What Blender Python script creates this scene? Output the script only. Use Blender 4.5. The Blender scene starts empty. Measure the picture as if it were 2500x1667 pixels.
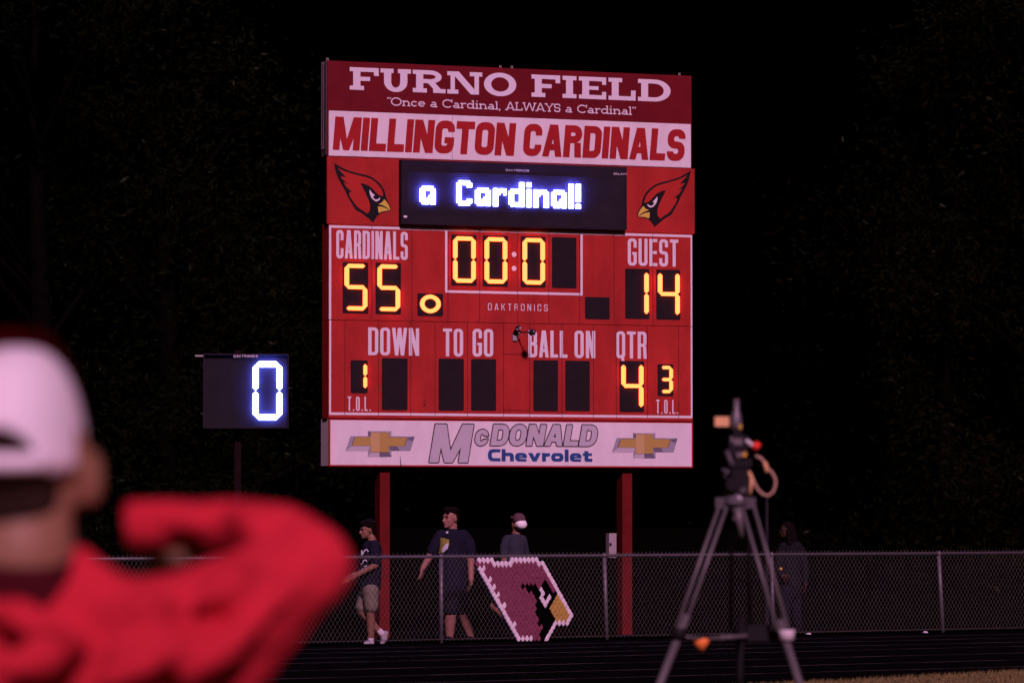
import bpy, math, random
from mathutils import Vector, Matrix
random.seed(7)
R = math.radians
scene = bpy.context.scene
COL = scene.collection

# ------------------------------------------------------------------ camera
F = 10800.0                      # focal length in photo pixels (photo 2500 wide)
CAMZ = 1.67
PITCH = math.atan(424.5 / F)
cam = bpy.data.cameras.new('camera'); camo = bpy.data.objects.new('camera', cam); COL.objects.link(camo)
camo.location = (0, 0, CAMZ); camo.rotation_euler = (math.pi / 2 + PITCH, 0, 0)
cam.sensor_width = 36.0; cam.lens = 36.0 * F / 2500; cam.clip_start = 0.1; cam.clip_end = 1500
cam.dof.use_dof = True; cam.dof.focus_distance = 60.5; cam.dof.aperture_fstop = 5.2
scene.camera = camo
# ------------------------------------------------------------------ world and light
w = bpy.data.worlds.new('World'); scene.world = w; w.use_nodes = True
nt = w.node_tree; bg = nt.nodes['Background']
sky = nt.nodes.new('ShaderNodeTexSky'); sky.sky_type = 'NISHITA'; sky.sun_disc = False
sky.sun_elevation = R(-9); sky.sun_rotation = R(180)
nt.links.new(sky.outputs[0], bg.inputs[0]); bg.inputs[1].default_value = 0.05
SUN_AZ, SUN_EL = R(12), R(31)
sl = bpy.data.lights.new('stadium_light', 'SUN'); slo = bpy.data.objects.new('stadium_light', sl); COL.objects.link(slo)
sl.energy = 2.82; sl.color = (1.0, 0.485, 0.775); sl.angle = R(5.0)
L = Vector((math.sin(SUN_AZ) * math.cos(SUN_EL), -math.cos(SUN_AZ) * math.cos(SUN_EL), math.sin(SUN_EL)))
slo.rotation_euler = L.to_track_quat('Z', 'Y').to_euler(); slo.location = (-4, -20, 30)
scene.view_settings.view_transform = 'Standard'; scene.view_settings.look = 'None'
scene.view_settings.exposure = 0; scene.view_settings.gamma = 1
scene.render.engine = 'CYCLES'
scene.cycles.use_denoising = True
scene.cycles.max_bounces = 5

# ------------------------------------------------------------------ materials
def mat(name, col, rough=0.6, noise=0.0, scale=8.0, metal=0.0, spec=0.3, emit=None, estr=0.0, bump=0.0, col2=None, bscale=None, bdist=.02, streak=None):
    m = bpy.data.materials.new(name); m.use_nodes = True
    t = m.node_tree; b = t.nodes['Principled BSDF']
    b.inputs['Base Color'].default_value = (*col, 1); b.inputs['Roughness'].default_value = rough
    b.inputs['Metallic'].default_value = metal; b.inputs['Specular IOR Level'].default_value = spec
    if noise or bump or col2:
        tc = t.nodes.new('ShaderNodeTexCoord'); n = t.nodes.new('ShaderNodeTexNoise')
        n.inputs['Scale'].default_value = scale; n.inputs['Detail'].default_value = 6; n.inputs['Roughness'].default_value = 0.65
        if streak:
            mp = t.nodes.new('ShaderNodeMapping'); mp.inputs['Scale'].default_value = (1, 1, streak); t.links.new(tc.outputs['Object'], mp.inputs['Vector']); t.links.new(mp.outputs[0], n.inputs['Vector'])
        else: t.links.new(tc.outputs['Object'], n.inputs['Vector'])
        mx = t.nodes.new('ShaderNodeValToRGB')
        c2 = col2 if col2 else tuple(c * (1 - noise) for c in col)
        c1 = col if col2 else tuple(min(1, c * (1 + noise * .6)) for c in col)
        mx.color_ramp.elements[0].color = (*c2, 1); mx.color_ramp.elements[1].color = (*c1, 1)
        mx.color_ramp.elements[0].position = 0.3; mx.color_ramp.elements[1].position = 0.72
        t.links.new(n.outputs['Fac'], mx.inputs['Fac']); t.links.new(mx.outputs['Color'], b.inputs['Base Color'])
        if bump:
            n2 = t.nodes.new('ShaderNodeTexNoise'); n2.inputs['Scale'].default_value = bscale or scale * 3
            n2.inputs['Detail'].default_value = 4
            t.links.new(tc.outputs['Object'], n2.inputs['Vector'])
            bp = t.nodes.new('ShaderNodeBump'); bp.inputs['Strength'].default_value = bump; bp.inputs['Distance'].default_value = bdist
            t.links.new(n2.outputs['Fac'], bp.inputs['Height']); t.links.new(bp.outputs['Normal'], b.inputs['Normal'])
    if emit:
        b.inputs['Emission Color'].default_value = (*emit, 1); b.inputs['Emission Strength'].default_value = estr
    return m
M = {}
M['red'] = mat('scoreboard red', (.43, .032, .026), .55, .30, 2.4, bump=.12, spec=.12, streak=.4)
M['logored'] = mat('emblem red', (.45, .032, .025), .55, .14, 2.0, spec=.12)
M['maroon'] = mat('header maroon', (.155, .008, .014), .55, .25, 1.8, bump=.08, spec=.12)
M['sidered'] = mat('cabinet side red', (.30, .03, .05), .6, .2, 3.0)
M['white'] = mat('vinyl white', (.80, .80, .80), .5, .10, 4.0, streak=.3)
M['letwhite'] = mat('lettering white', (.78, .78, .80), .5, .04, 3.0)
M['namered'] = mat('lettering red', (.38, .020, .022), .55, .15, 3.0, spec=.12)
M['seam'] = mat('seam dark', (.07, .008, .010), .8)
M['win'] = mat('digit window black', (.021, .016, .019), .8, .2, 6, spec=.05)
M['disp'] = mat('display louvre black', (.034, .028, .040), .75, .25, 5)
M['bezel'] = mat('display bezel black', (.022, .019, .027), .7, .2, 5, spec=.05)
M['black'] = mat('emblem black', (.012, .012, .014), .6, spec=.1)
M['gold'] = mat('emblem gold', (.70, .56, .085), .5, .05, 5)
M['galv'] = mat('galvanised steel', (.165, .165, .175), .5, .2, 6, metal=.35)
M['galvs'] = mat('galvanised sheet', (.38, .36, .36), .5, .15, 4, metal=.1)
M['frame'] = mat('sign frame metal', (.17, .15, .15), .5, .3, 5, metal=.1)
M['wire'] = mat('fence wire', (.13, .13, .115), .5, .2, 5, metal=.3)
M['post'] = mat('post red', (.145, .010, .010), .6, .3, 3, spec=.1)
M['amber'] = mat('amber lamps', (.02, .01, .0), .6, emit=(1.0, .105, .026), estr=7.2)
M['ledw'] = mat('white lamps', (.02, .02, .02), .6, emit=(.11, .12, 1.0), estr=65)
M['ledw2'] = mat('clock lamps', (.02, .02, .02), .6, emit=(.11, .125, 1.0), estr=70)
M['clockpole'] = mat('clock pole', (.014, .006, .008), .8, .2, 4, spec=.03)
M['clockbox'] = mat('play clock face', (.020, .020, .021), .85, .2, 4, spec=.05)
M['grey1'] = mat('sponsor grey', (.52, .53, .57), .5, .05, 4)
M['outline'] = mat('outline plum', (.012, .006, .01), .7, spec=.1)
M['blue'] = mat('sponsor blue', (.018, .075, .25), .5)
M['chrome1'] = mat('bowtie chrome', (.32, .34, .40), .45)
M['chrome2'] = mat('bowtie chrome pale', (.52, .52, .56), .45)
M['chrome3'] = mat('bowtie chrome dark', (.15, .15, .20), .45)
M['gold2'] = mat('bowtie gold', (.46, .34, .09), .45)
M['gold3'] = mat('bowtie gold pale', (.56, .42, .17), .45)
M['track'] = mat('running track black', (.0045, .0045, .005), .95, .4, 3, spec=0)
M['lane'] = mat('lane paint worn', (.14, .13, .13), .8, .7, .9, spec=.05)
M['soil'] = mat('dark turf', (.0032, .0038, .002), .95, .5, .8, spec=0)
M['turf'] = mat('dry turf', (.15, .125, .048), .95, .45, 2.0, spec=.05, bump=.5)
M['blade'] = mat('grass blades', (.22, .19, .072), .9, .35, 4, spec=.1)
M['skin1'] = mat('skin tan', (.25, .13, .08), .55, .12, 20)
M['skin2'] = mat('skin light', (.32, .16, .12), .55, .15, 18)
M['skin3'] = mat('skin brown', (.042, .016, .008), .55, .12, 18)
M['skinf'] = mat('skin warm', (.30, .17, .095), .5, .12, 15)
M['hair'] = mat('hair dark', (.007, .005, .005), .8, spec=.03)
M['hairb'] = mat('hair brown', (.030, .018, .012), .8, .3, 60, spec=.05)
M['navy'] = mat('navy cotton', (.012, .013, .026), .9, .25, 12, spec=.1)
M['navy2'] = mat('dark navy shorts', (.010, .011, .019), .9, .25, 10, spec=.1)
M['khaki'] = mat('khaki cotton', (.21, .20, .15), .9, .2, 12, spec=.1)
M['greyshirt'] = mat('grey blue cotton', (.034, .040, .058), .9, .2, 10, spec=.1)
M['greyjk'] = mat('grey jacket', (.010, .012, .015), .9, .2, 10, spec=.1)
M['shoe'] = mat('pale shoe', (.42, .42, .44), .7, .2, 20)
M['shoed'] = mat('dark shoe', (.008, .008, .009), .8, spec=.05)
M['sock'] = mat('white sock', (.7, .7, .72), .9)
M['print'] = mat('yellow print', (.34, .32, .06), .8, .45, 40)
M['printw'] = mat('white print', (.62, .66, .72), .8, .2, 40)
M['jacket'] = mat('red jacket', (.64, .030, .050), .95, .22, 5.0, spec=.04, bump=.9, bscale=6, bdist=.08)
M['capw'] = mat('cap white mesh', (.93, 1.0, 1.0), .8, .08, 10)
M['capr'] = mat('cap red', (.5, .02, .03), .8, .1, 10)
M['capm'] = mat('cap maroon', (.10, .05, .06), .8, .1, 10)
M['under'] = mat('dark undershirt', (.06, .006, .010), .9, .2, 8, spec=.05)
M['cuff'] = mat('red cuff', (.5, .03, .045), .9)
M['trip'] = mat('tripod grey', (.155, .155, .155), .45, .2, 10, metal=.3)
M['tripd'] = mat('tripod dark', (.012, .012, .013), .6, .2, 10, spec=.12)
M['tripm'] = mat('rig mid grey', (.085, .085, .09), .5, .35, 14, spec=.2)
M['salmon'] = mat('orange block', (.82, .52, .22), .6, .1, 12)
M['hotred'] = mat('red knob', (.9, .05, .03), .5)
M['orange'] = mat('orange tip', (1.0, .30, .06), .5)
M['amberp'] = mat('amber sticker', (.62, .42, .06), .5)
M['cable'] = mat('tan cable', (.52, .36, .25), .5)
M['pale'] = mat('pale metal', (.62, .62, .62), .35)
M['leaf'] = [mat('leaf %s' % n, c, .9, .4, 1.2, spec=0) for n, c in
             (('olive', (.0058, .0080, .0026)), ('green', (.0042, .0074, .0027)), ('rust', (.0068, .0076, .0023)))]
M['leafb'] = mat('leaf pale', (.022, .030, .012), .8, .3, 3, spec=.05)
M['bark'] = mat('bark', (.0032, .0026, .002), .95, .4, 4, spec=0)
def cupmat(n, c): return mat(n, c, .5, .12, 30, spec=.12)
M['cup_white'] = cupmat('cup white', (.80, .78, .80)); M['cup_maroon'] = cupmat('cup maroon', (.215, .060, .100))
M['cup_black'] = mat('cup black', (.002, .002, .0022), .8, spec=.02); M['cup_gold'] = cupmat('cup gold', (.47, .34, .075))

# ------------------------------------------------------------------ helpers
def ray(px, py):
    xc = (px - 1250) / F; yc = -(py - 833.5) / F
    c, s = math.cos(PITCH), math.sin(PITCH)
    return Vector((xc, c - yc * s, s + yc * c))
CAM = Vector((0, 0, CAMZ))
def at(px, py, Y):
    d = ray(px, py); return CAM + d * (Y / d.y)
def ground(px, py):
    d = ray(px, py); return CAM + d * (-CAMZ / d.z)

def empty(name, loc, rz=0):
    o = bpy.data.objects.new(name, None); COL.objects.link(o); o.location = loc; o.rotation_euler = (0, 0, rz)
    o.empty_display_size = .2
    return o
def tag(o, label=None, cat=None, group=None, kind=None):
    if label: o['label'] = label
    if cat: o['category'] = cat
    if group: o['group'] = group
    if kind: o['kind'] = kind
    return o
class MB:
    def __init__(s): s.v = []; s.f = []
    def face(s, pts):
        b = len(s.v); s.v += [tuple(p) for p in pts]; s.f.append(list(range(b, b + len(pts))))
    def box(s, a, b):
        x0, y0, z0 = a; x1, y1, z1 = b
        i = len(s.v)
        s.v += [(x0, y0, z0), (x1, y0, z0), (x1, y1, z0), (x0, y1, z0), (x0, y0, z1), (x1, y0, z1), (x1, y1, z1), (x0, y1, z1)]
        s.f += [[i + k for k in q] for q in ((0, 3, 2, 1), (4, 5, 6, 7), (0, 1, 5, 4), (1, 2, 6, 5), (2, 3, 7, 6), (3, 0, 4, 7))]
    def loft(s, rings, cap=True):
        i = len(s.v); n = len(rings[0])
        for r in rings: s.v += [tuple(p) for p in r]
        for k in range(len(rings) - 1):
            for j in range(n):
                a = i + k * n + j; b = i + k * n + (j + 1) % n
                s.f.append([a, b, b + n, a + n])
        if cap:
            s.f.append([i + j for j in reversed(range(n))]); s.f.append([i + (len(rings) - 1) * n + j for j in range(n)])
    def tube(s, pts, r, n=8):
        pts = [Vector(p) for p in pts]; rs = r if isinstance(r, (list, tuple)) else [r] * len(pts)
        rings = []; up = None
        for k, p in enumerate(pts):
            d = (pts[min(k + 1, len(pts) - 1)] - pts[max(k - 1, 0)]).normalized()
            if up is None:
                up = Vector((0, 0, 1)) if abs(d.z) < .9 else Vector((1, 0, 0))
            a = d.cross(up).normalized(); b = a.cross(d).normalized(); up = b
            rings.append([p + (a * math.cos(2 * math.pi * j / n) + b * math.sin(2 * math.pi * j / n)) * rs[k] for j in range(n)])
        s.loft(rings)
    def build(s, name, m, parent=None, smooth=False, loc=None):
        me = bpy.data.meshes.new(name); me.from_pydata(s.v, [], s.f); me.update()
        if m: me.materials.append(m)
        if smooth:
            for p in me.polygons: p.use_smooth = True
        o = bpy.data.objects.new(name, me); COL.objects.link(o)
        if parent: o.parent = parent
        if loc is not None: o.location = loc
        return o
def struct(o): o['kind'] = 'structure'; return o

# ------------------------------------------------------------------ glyphs: lists of layers, each layer a list of convex polygons; height 1
def arc_pairs(cx, cy, rx, ry, sx, sy, a0, a1, n=18):
    out = []
    for k in range(n + 1):
        a = R(a0 + (a1 - a0) * k / n); c, s_ = math.cos(a), math.sin(a)
        out.append(((cx + rx * c, cy + ry * s_), (cx + (rx - sx) * c, cy + (ry - sy) * s_)))
    return out
def quads(p): return [[p[i][0], p[i + 1][0], p[i + 1][1], p[i][1]] for i in range(len(p) - 1)]
def rr(x0, y0, x1, y1, sx, sy, r, which, n=5):
    r = min(r, (x1 - x0) / 2, (y1 - y0) / 2)
    ri = max(r - min(sx, sy), .25 * r); ri = min(ri, max((x1 - x0) / 2 - sx, .001), max((y1 - y0) / 2 - sy, .001))
    cs = {'TR': (x1, y1, -1, -1, 0), 'TL': (x0, y1, 1, -1, 90), 'BL': (x0, y0, 1, 1, 180), 'BR': (x1, y0, -1, 1, 270)}
    out = []
    for w_ in which:
        X, Y, dx, dy, a0 = cs[w_]
        for k in range(n + 1):
            a = R(a0 + 90 * k / n); c, s_ = math.cos(a), math.sin(a)
            out.append(((X + dx * r + r * c, Y + dy * r + r * s_), (X + dx * (sx + ri) + ri * c, Y + dy * (sy + ri) + ri * s_)))
    return out
def rect(x0, y0, x1, y1): return [[(x0, y0), (x1, y0), (x1, y1), (x0, y1)]]
def dg(x0, x1, s, y0=1, y1=0): return [[(x0, y0), (x0 + s, y0), (x1 + s, y1), (x1, y1)]]
WID = {'I': None, 'M': 1.36, 'W': 1.5, 'L': .86, 'T': .96, 'A': 1.08, '.': None, ' ': .4, 'F': .88, 'E': .9, 'N': 1.02}
def sans(ch, w, s, h, r):
    """heavy grotesque capitals: w width, s stem, h bar, r corner radius"""
    if ch == 'I': return [rect(0, 0, s, 1)]
    if ch == '.': return [rect(0, 0, s, s)]
    if ch == 'L': return [rect(0, 0, s, 1), rect(s, 0, w, h)]
    if ch == 'T': return [rect(0, 1 - h, w, 1), rect(w / 2 - s / 2, 0, w / 2 + s / 2, 1 - h)]
    if ch == 'E': return [rect(0, 0, s, 1), rect(s, 0, w, h), rect(s, .5 - h / 2, w * .93, .5 + h / 2), rect(s, 1 - h, w, 1)]
    if ch == 'F': return [rect(0, 0, s, 1), rect(s, .46 - h / 2, w * .9, .46 + h / 2), rect(s, 1 - h, w, 1)]
    if ch == 'N': return [rect(0, 0, s, 1), rect(w - s, 0, w, 1), dg(0, w - s * 1.12, s * 1.12)]
    if ch == 'M':
        q = s * 1.2
        return [rect(0, 0, s * .98, 1), rect(w - s * .98, 0, w, 1), [[(0, 1), (q, 1), (w / 2 + .38 * s, 0), (w / 2 - .42 * s, 0)]],
                [[(w, 1), (w - q, 1), (w / 2 - .38 * s, 0), (w / 2 + .42 * s, 0)]]]
    if ch == 'W':
        b = w * .2
        return [dg(0, b, s), dg(w / 2 - s / 2, b, s), dg(w / 2 - s / 2, w - b - s, s), dg(w - s, w - b - s, s)]
    if ch == 'A':
        a = .62 * s; k = (w / 2 - a); yi = (w / 2 - s) / k; sl = k; y0, y1 = .2, .2 + h * .9
        return [[[(0, 0), (s, 0), (w / 2, yi), (w / 2, 1), (w / 2 - a, 1)], [(w, 0), (w / 2 + a, 1), (w / 2, 1), (w / 2, yi), (w - s, 0)]],
                [[(s + sl * y0 - .01, y0), (w - s - sl * y0 + .01, y0), (w - s - sl * y1 + .01, y1), (s + sl * y1 - .01, y1)]]]
    if ch == 'O': p = rr(0, 0, w, 1, s, h, r, ('TR', 'TL', 'BL', 'BR')); return [quads(p + p[:1])]
    if ch == 'Q': return sans('O', w, s, h, r) + [dg(w * .5, w * .62, s * .9, .14, -.12)]
    if ch == 'C': return [quads([((w, .64), (w - s, .64))] + rr(0, 0, w, 1, s, h, r, ('TR', 'TL', 'BL', 'BR')) + [((w, .36), (w - s, .36))])]
    if ch == 'G':
        return [quads([((w, .66), (w - s, .66))] + rr(0, 0, w, 1, s, h, r, ('TR', 'TL', 'BL', 'BR')) + [((w, .5), (w - s, .5))]), rect(w * .5, .5 - h * .8, w - s + .002, .5)]
    if ch == 'U': return [quads([((0, 1), (s, 1))] + rr(0, 0, w, 1, s, h, r, ('BL', 'BR')) + [((w, 1), (w - s, 1))])]
    if ch == 'D': return [rect(0, 0, s, 1), quads([((s, 0), (s, h))] + [q for q in rr(0, 0, w, 1, s, h, r, ('BR', 'TR'))] + [((s, 1), (s, 1 - h))])]
    if ch == 'B':
        def bowl(y0, y1, ww): return quads([((s, y0), (s, y0 + h))] + rr(0, y0, ww, y1, s, h, r, ('BR', 'TR')) + [((s, y1), (s, y1 - h))])
        return [rect(0, 0, s, 1), bowl(.5 - h * .45, 1, w * .97), bowl(0, .5 + h * .45, w)]
    if ch == 'R':
        return [rect(0, 0, s, 1), quads([((s, .44), (s, .44 + h))] + rr(0, .44, w * .97, 1, s, h, r, ('BR', 'TR')) + [((s, 1), (s, 1 - h))]),
                [[(w - s * 1.02, 0), (w, 0), (w * .93, .46), (w * .93 - s, .46)]]]
    if ch == 'S':
        up = quads([((w, .7), (w - s, .7))] + rr(0, .5 - h / 2, w, 1, s, h, r, ('TR', 'TL', 'BL')) + [((w / 2, .5 - h / 2), (w / 2, .5 + h / 2))])
        lo = quads([((0, .3), (s, .3))] + rr(0, 0, w, .5 + h / 2, s, h, r, ('BL', 'BR', 'TR')) + [((w / 2, .5 + h / 2), (w / 2, .5 - h / 2))])
        return [up, lo]
    if ch == 'K': return [rect(0, 0, s, 1), dg(w - s, s * .8, s, 1, .4), dg(s * 1.4, w - s, s, .62, 0)]
    if ch == 'X': return [dg(0, w - s, s), dg(w - s, 0, s)]
    if ch == 'Y': return [dg(0, w / 2 - s / 2, s, 1, .45), dg(w - s, w / 2 - s / 2, s, 1, .45), rect(w / 2 - s / 2, 0, w / 2 + s / 2, .46)]
    return []
def slabbig(ch, w, s, h, r):
    """wide slab serif capitals"""
    e = .17; x0 = e * .95; sr = s
    if ch == 'F': return [rect(x0, h, x0 + s, 1 - h), rect(0, 0, x0 + s + e, h), rect(0, 1 - h, w, 1), rect(w - .23, 1 - .35, w, 1 - h), rect(x0 + s, .5 - h / 2, w * .7, .5 + h / 2)]
    if ch == 'I': return [rect(e, h, e + s, 1 - h), rect(0, 0, s + 2 * e, h), rect(0, 1 - h, s + 2 * e, 1)]
    if ch == 'E': return [rect(x0, h, x0 + s, 1 - h), rect(0, 0, w, h), rect(0, 1 - h, w, 1), rect(w - .2, 1 - .34, w, 1 - h), rect(w - .2, h, w, .34), rect(x0 + s, .5 - h * .45, w * .72, .5 + h * .45)]
    if ch == 'L': return [rect(x0, h, x0 + s, 1 - h), rect(0, 0, w, h), rect(0, 1 - h, x0 + s + e, 1), rect(w - .23, h, w, .46)]
    if ch == 'U':
        p = arc_pairs(w / 2, .42, w / 2 - e, .45, s, h * 1.05, 180, 360)
        return [quads([((e, 1 - h), (e + s, 1 - h))] + p + [((w - e, 1 - h), (w - e - s, 1 - h))]), rect(0, 1 - h, s + 1.65 * e, 1), rect(w - s - 1.65 * e, 1 - h, w, 1)]
    if ch == 'N': return [rect(x0, h, x0 + s * .6, 1), rect(0, 0, x0 + s * .6 + e, h), rect(0, 1 - h, x0, 1), rect(w - x0 - s * .62, 0, w - x0, 1 - h), rect(w - 2 * e - s * .62 - .05, 1 - h, w, 1), dg(x0, w - x0 - s * 1.15, s * 1.15)]
    if ch == 'O': return [quads(arc_pairs(w / 2, .5, w / 2, .53, s * 1.02, h * 1.12, 0, 360, 32))]
    if ch == 'D': return [rect(x0, h, x0 + s, 1 - h), rect(0, 0, w * .5, h), rect(0, 1 - h, w * .5, 1), quads(arc_pairs(w * .5, .5, w * .5, .5, s, h, -90, 90))]
    if ch == 'R': return [rect(x0, h, x0 + s, 1 - h), rect(0, 0, x0 + s + e, h), rect(0, 1 - h, w * .52, 1), quads(arc_pairs(w * .52, .71, w * .36, .29, s * .85, h, -90, 90)), rect(x0 + s, .42, w * .52, .42 + h), dg(w * .45, w * .62, s * 1.05, .45, h), rect(w * .62, 0, w, h)]
    return []
XH = .66
def slabsm(ch, w, s, h, r):
    """light slab serif, upper and lower case; also used bold without serifs (r<0)"""
    sf = 0 if r < 0 else s * .9; t = h
    def foot(x): return rect(x - sf, 0, x + s + sf, t) if sf else []
    def head(x, y): return rect(x - sf, y - t, x, y) if sf else []
    x = XH
    if ch == 'O': return [quads(arc_pairs(w / 2, .5, w / 2, .5, s, h, 0, 360, 28))]
    if ch == 'o': return [quads(arc_pairs(w / 2, x / 2, w / 2, x / 2, s, h, 0, 360, 24))]
    if ch == 'C': return [quads(arc_pairs(w * .52, .5, w * .52, .5, s, h, 45, 315, 24))] + ([rect(w - s, .66, w, 1)] if sf else [])
    if ch == 'c': return [quads(arc_pairs(w * .52, x / 2, w * .52, x / 2, s, h, 42, 318, 24))]
    if ch == 'e': return [quads(arc_pairs(w / 2, x / 2, w / 2, x / 2, s, h, 0, 318, 24)), rect(s * .7, x / 2 - h * .4, w - s * .3, x / 2 + h * .35)]
    if ch == 'a': return [quads(arc_pairs(w * .45, x * .3, w * .45, x * .3, s, h, 0, 360, 20)), rect(w - s - sf, 0, w - sf, x * .7), quads(arc_pairs(w * .48, x * .66, w * .52 - sf, x * .34, s, h, 0, 150, 12)), foot(w - s - sf) if sf else []]
    if ch in 'nh':
        top = x if ch == 'n' else 1.0
        return [rect(sf, 0, sf + s, top), quads(arc_pairs(w / 2, x * .55, w / 2 - sf, x * .45, s, h, 0, 165, 14)), rect(w - s - sf, 0, w - sf, x * .56), foot(sf), foot(w - s - sf), head(sf, top)]
    if ch == 'r': return [rect(sf, 0, sf + s, x), quads(arc_pairs(w * .75, x * .55, w * .75 - sf, x * .45, s, h, 60, 160, 10)), foot(sf), head(sf, x)]
    if ch == 'd': return [quads(arc_pairs(w / 2 - sf * .5, x / 2, w / 2 - sf * .5, x / 2, s, h, 0, 360, 24)), rect(w - s - sf, 0, w - sf, 1), rect(w - sf, 0, w, t) if sf else [], head(w - s - sf, 1)]
    if ch == 'i': return [rect(sf, 0, sf + s, x), foot(sf), head(sf, x), rect(sf, .84, sf + s, .84 + s)]
    if ch == 'l': return [rect(sf, 0, sf + s, 1), foot(sf), head(sf, 1)]
    if ch == 't': return [rect(w * .25, h * .6, w * .25 + s, .88), rect(0, x - h, w, x), quads(arc_pairs(w * .25 + s * 1.1, s * 1.1, s * 1.1, s * 1.1, s, h, 180, 300, 8))]
    if ch == 'v': return [[[(0, x), (s * 1.1, x), (w / 2 + s * .5, 0), (w / 2 - s * .5, 0)]], [[(w, x), (w - s * 1.1, x), (w / 2 - s * .5, 0), (w / 2 + s * .5, 0)]]]
    if ch == ',': return [[[(s * .3, -.16), (s * .9, -.16), (s * 1.5, .13), (s * .3, .13)]]]
    if ch in '\u201c\u201d':
        y = .78
        one = lambda x_: [[(x_, y), (x_ + s * .9, y), (x_ + s * 1.4, y + .2), (x_ + s * .3, y + .2)]]
        return [one(0), one(s * 2)]
    if ch == 'A': return sans('A', w, s, h, 0) + [rect(-sf, 0, s + sf, t * .8), rect(w - s - sf, 0, w + sf, t * .8)]
    if ch == 'L': return [rect(sf, 0, sf + s, 1), rect(0, 0, w, t), rect(w - s, t, w, .32), rect(0, 1 - t, 2 * sf + s, 1)]
    if ch == 'W': return sans('W', w, s, h, 0) + [rect(-sf * .6, 1 - t, s + sf, 1), rect(w - s - sf, 1 - t, w + sf * .6, 1)]
    if ch == 'Y': return sans('Y', w, s, h, 0) + [rect(w / 2 - s / 2 - sf, 0, w / 2 + s / 2 + sf, t), rect(-sf * .6, 1 - t, s + sf, 1), rect(w - s - sf, 1 - t, w + sf * .6, 1)]
    if ch == 'S': return sans('S', w, s, h, .3)
    return []
def boldlow(ch, w, s, h, r):
    x = .71
    if ch == 'C': return [quads([((w, 1), (w, 1 - h))] + rr(0, 0, w, 1, s, h, .42, ('TL', 'BL')) + [((w, 0), (w, h))])]
    if ch == 'h': return [rect(0, 0, s, 1), quads([((s, x), (s, x - h))] + rr(0, 0, w, x, s, h, .3, ('TR',)) [::-1][::-1] + [])] if False else [rect(0, 0, s, 1), quads([((w, 0), (w - s, 0))] + rr(0, -1, w, x, s, h, .3, ('TR',)) + [((s, x), (s, x - h))])]
    if ch == 'e': return [quads([((w, x * .40), (w - s, x * .40))] + rr(0, 0, w, x, s, h * .85, .34, ('TR', 'TL', 'BL')) + [((w * .95, 0), (w * .95, h * .8))]), rect(s * .9, x * .40, w - s * .9, x * .40 + h * .55)]
    if ch == 'v': return [[[(0, x), (s * 1.1, x), (w / 2 + s * .5, 0), (w / 2 - s * .5, 0)]], [[(w, x), (w - s * 1.1, x), (w / 2 - s * .5, 0), (w / 2 + s * .5, 0)]]]
    if ch == 'r': return [rect(0, 0, s, x), [[(s, x - h * 1.15), (w, x - h * 1.05), (w, x), (s, x - h * .1)]]]
    if ch == 'o': p = rr(0, 0, w, x, s, h, .34, ('TR', 'TL', 'BL', 'BR')); return [quads(p + p[:1])]
    if ch == 'l': return [rect(0, 0, s, 1)]
    if ch == 't': return [quads([((w * .18, .88), (w * .18 + s, .88))] + rr(w * .18, 0, w * 1.6, 1.4, s, h, .2, ('BL',)) + [((w, 0), (w, h))]), rect(0, x - h * .85, w * .18, x), rect(w * .18 + s, x - h * .85, w * .95, x)]
    return []
WSB = {'F': 1.17, 'U': 1.24, 'R': 1.34, 'N': 1.44, 'O': 1.34, 'I': None, 'E': 1.12, 'L': 1.12, 'D': 1.36}
WSM = {'O': 1.0, 'n': .78, 'c': .62, 'e': .66, 'a': .66, 'C': .95, 'r': .56, 'd': .76, 'i': .3, 'l': .3, ',': .2, '\u201c': .3, '\u201d': .3,
       'A': .82, 'L': .72, 'W': 1.2, 'Y': .8, 'S': .62, ' ': .38, 'h': .78, 'v': .78, 'o': .78, 't': .52}
def word(mb, txt, box, y, fn=sans, s=.12, h=.12, r=.2, gap=.12, shear=0, wid=WID, fixed=None, grow=0, dy=0.0003):
    """lay a word into the box (u0, v0 baseline, u1, v1 top) of a panel's local x-z plane at local depth y"""
    u0, v0, u1, v1 = box; H = v1 - v0; tot = (u1 - u0) / H - shear
    rel = 0; fix = 0
    for i, c in enumerate(txt):
        q = wid.get(c, 1.0)
        if c == 'I' and q is None: fix += s + (2 * .17 if fn is slabbig else 0)
        elif q is None: fix += s
        else: rel += q
        if i < len(txt) - 1: fix += gap
    W0 = (tot - fix) / max(rel, 1e-6)
    x = 0
    for c in txt:
        q = wid.get(c, 1.0)
        cw = (s + (2 * .17 if fn is slabbig else 0)) if q is None else q * W0
        k = 0
        for layer in fn(c, cw, s, h, r):
            k += 1
            for poly in layer:
                pts = [((x + a + shear * b) * H + u0, v0 + b * H) for a, b in poly]
                ar = sum(pts[i][0] * pts[(i + 1) % len(pts)][1] - pts[(i + 1) % len(pts)][0] * pts[i][1] for i in range(len(pts)))
                if ar < 0: pts.reverse()
                if grow:
                    for j in range(8):
                        a_ = j * math.pi / 4
                        mb.face([(p[0] + grow * math.cos(a_), y - k * dy - j * .00005, p[1] + grow * math.sin(a_)) for p in pts])
                else:
                    mb.face([(p[0], y - k * dy, p[1]) for p in pts])
        x += cw + gap

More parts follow.
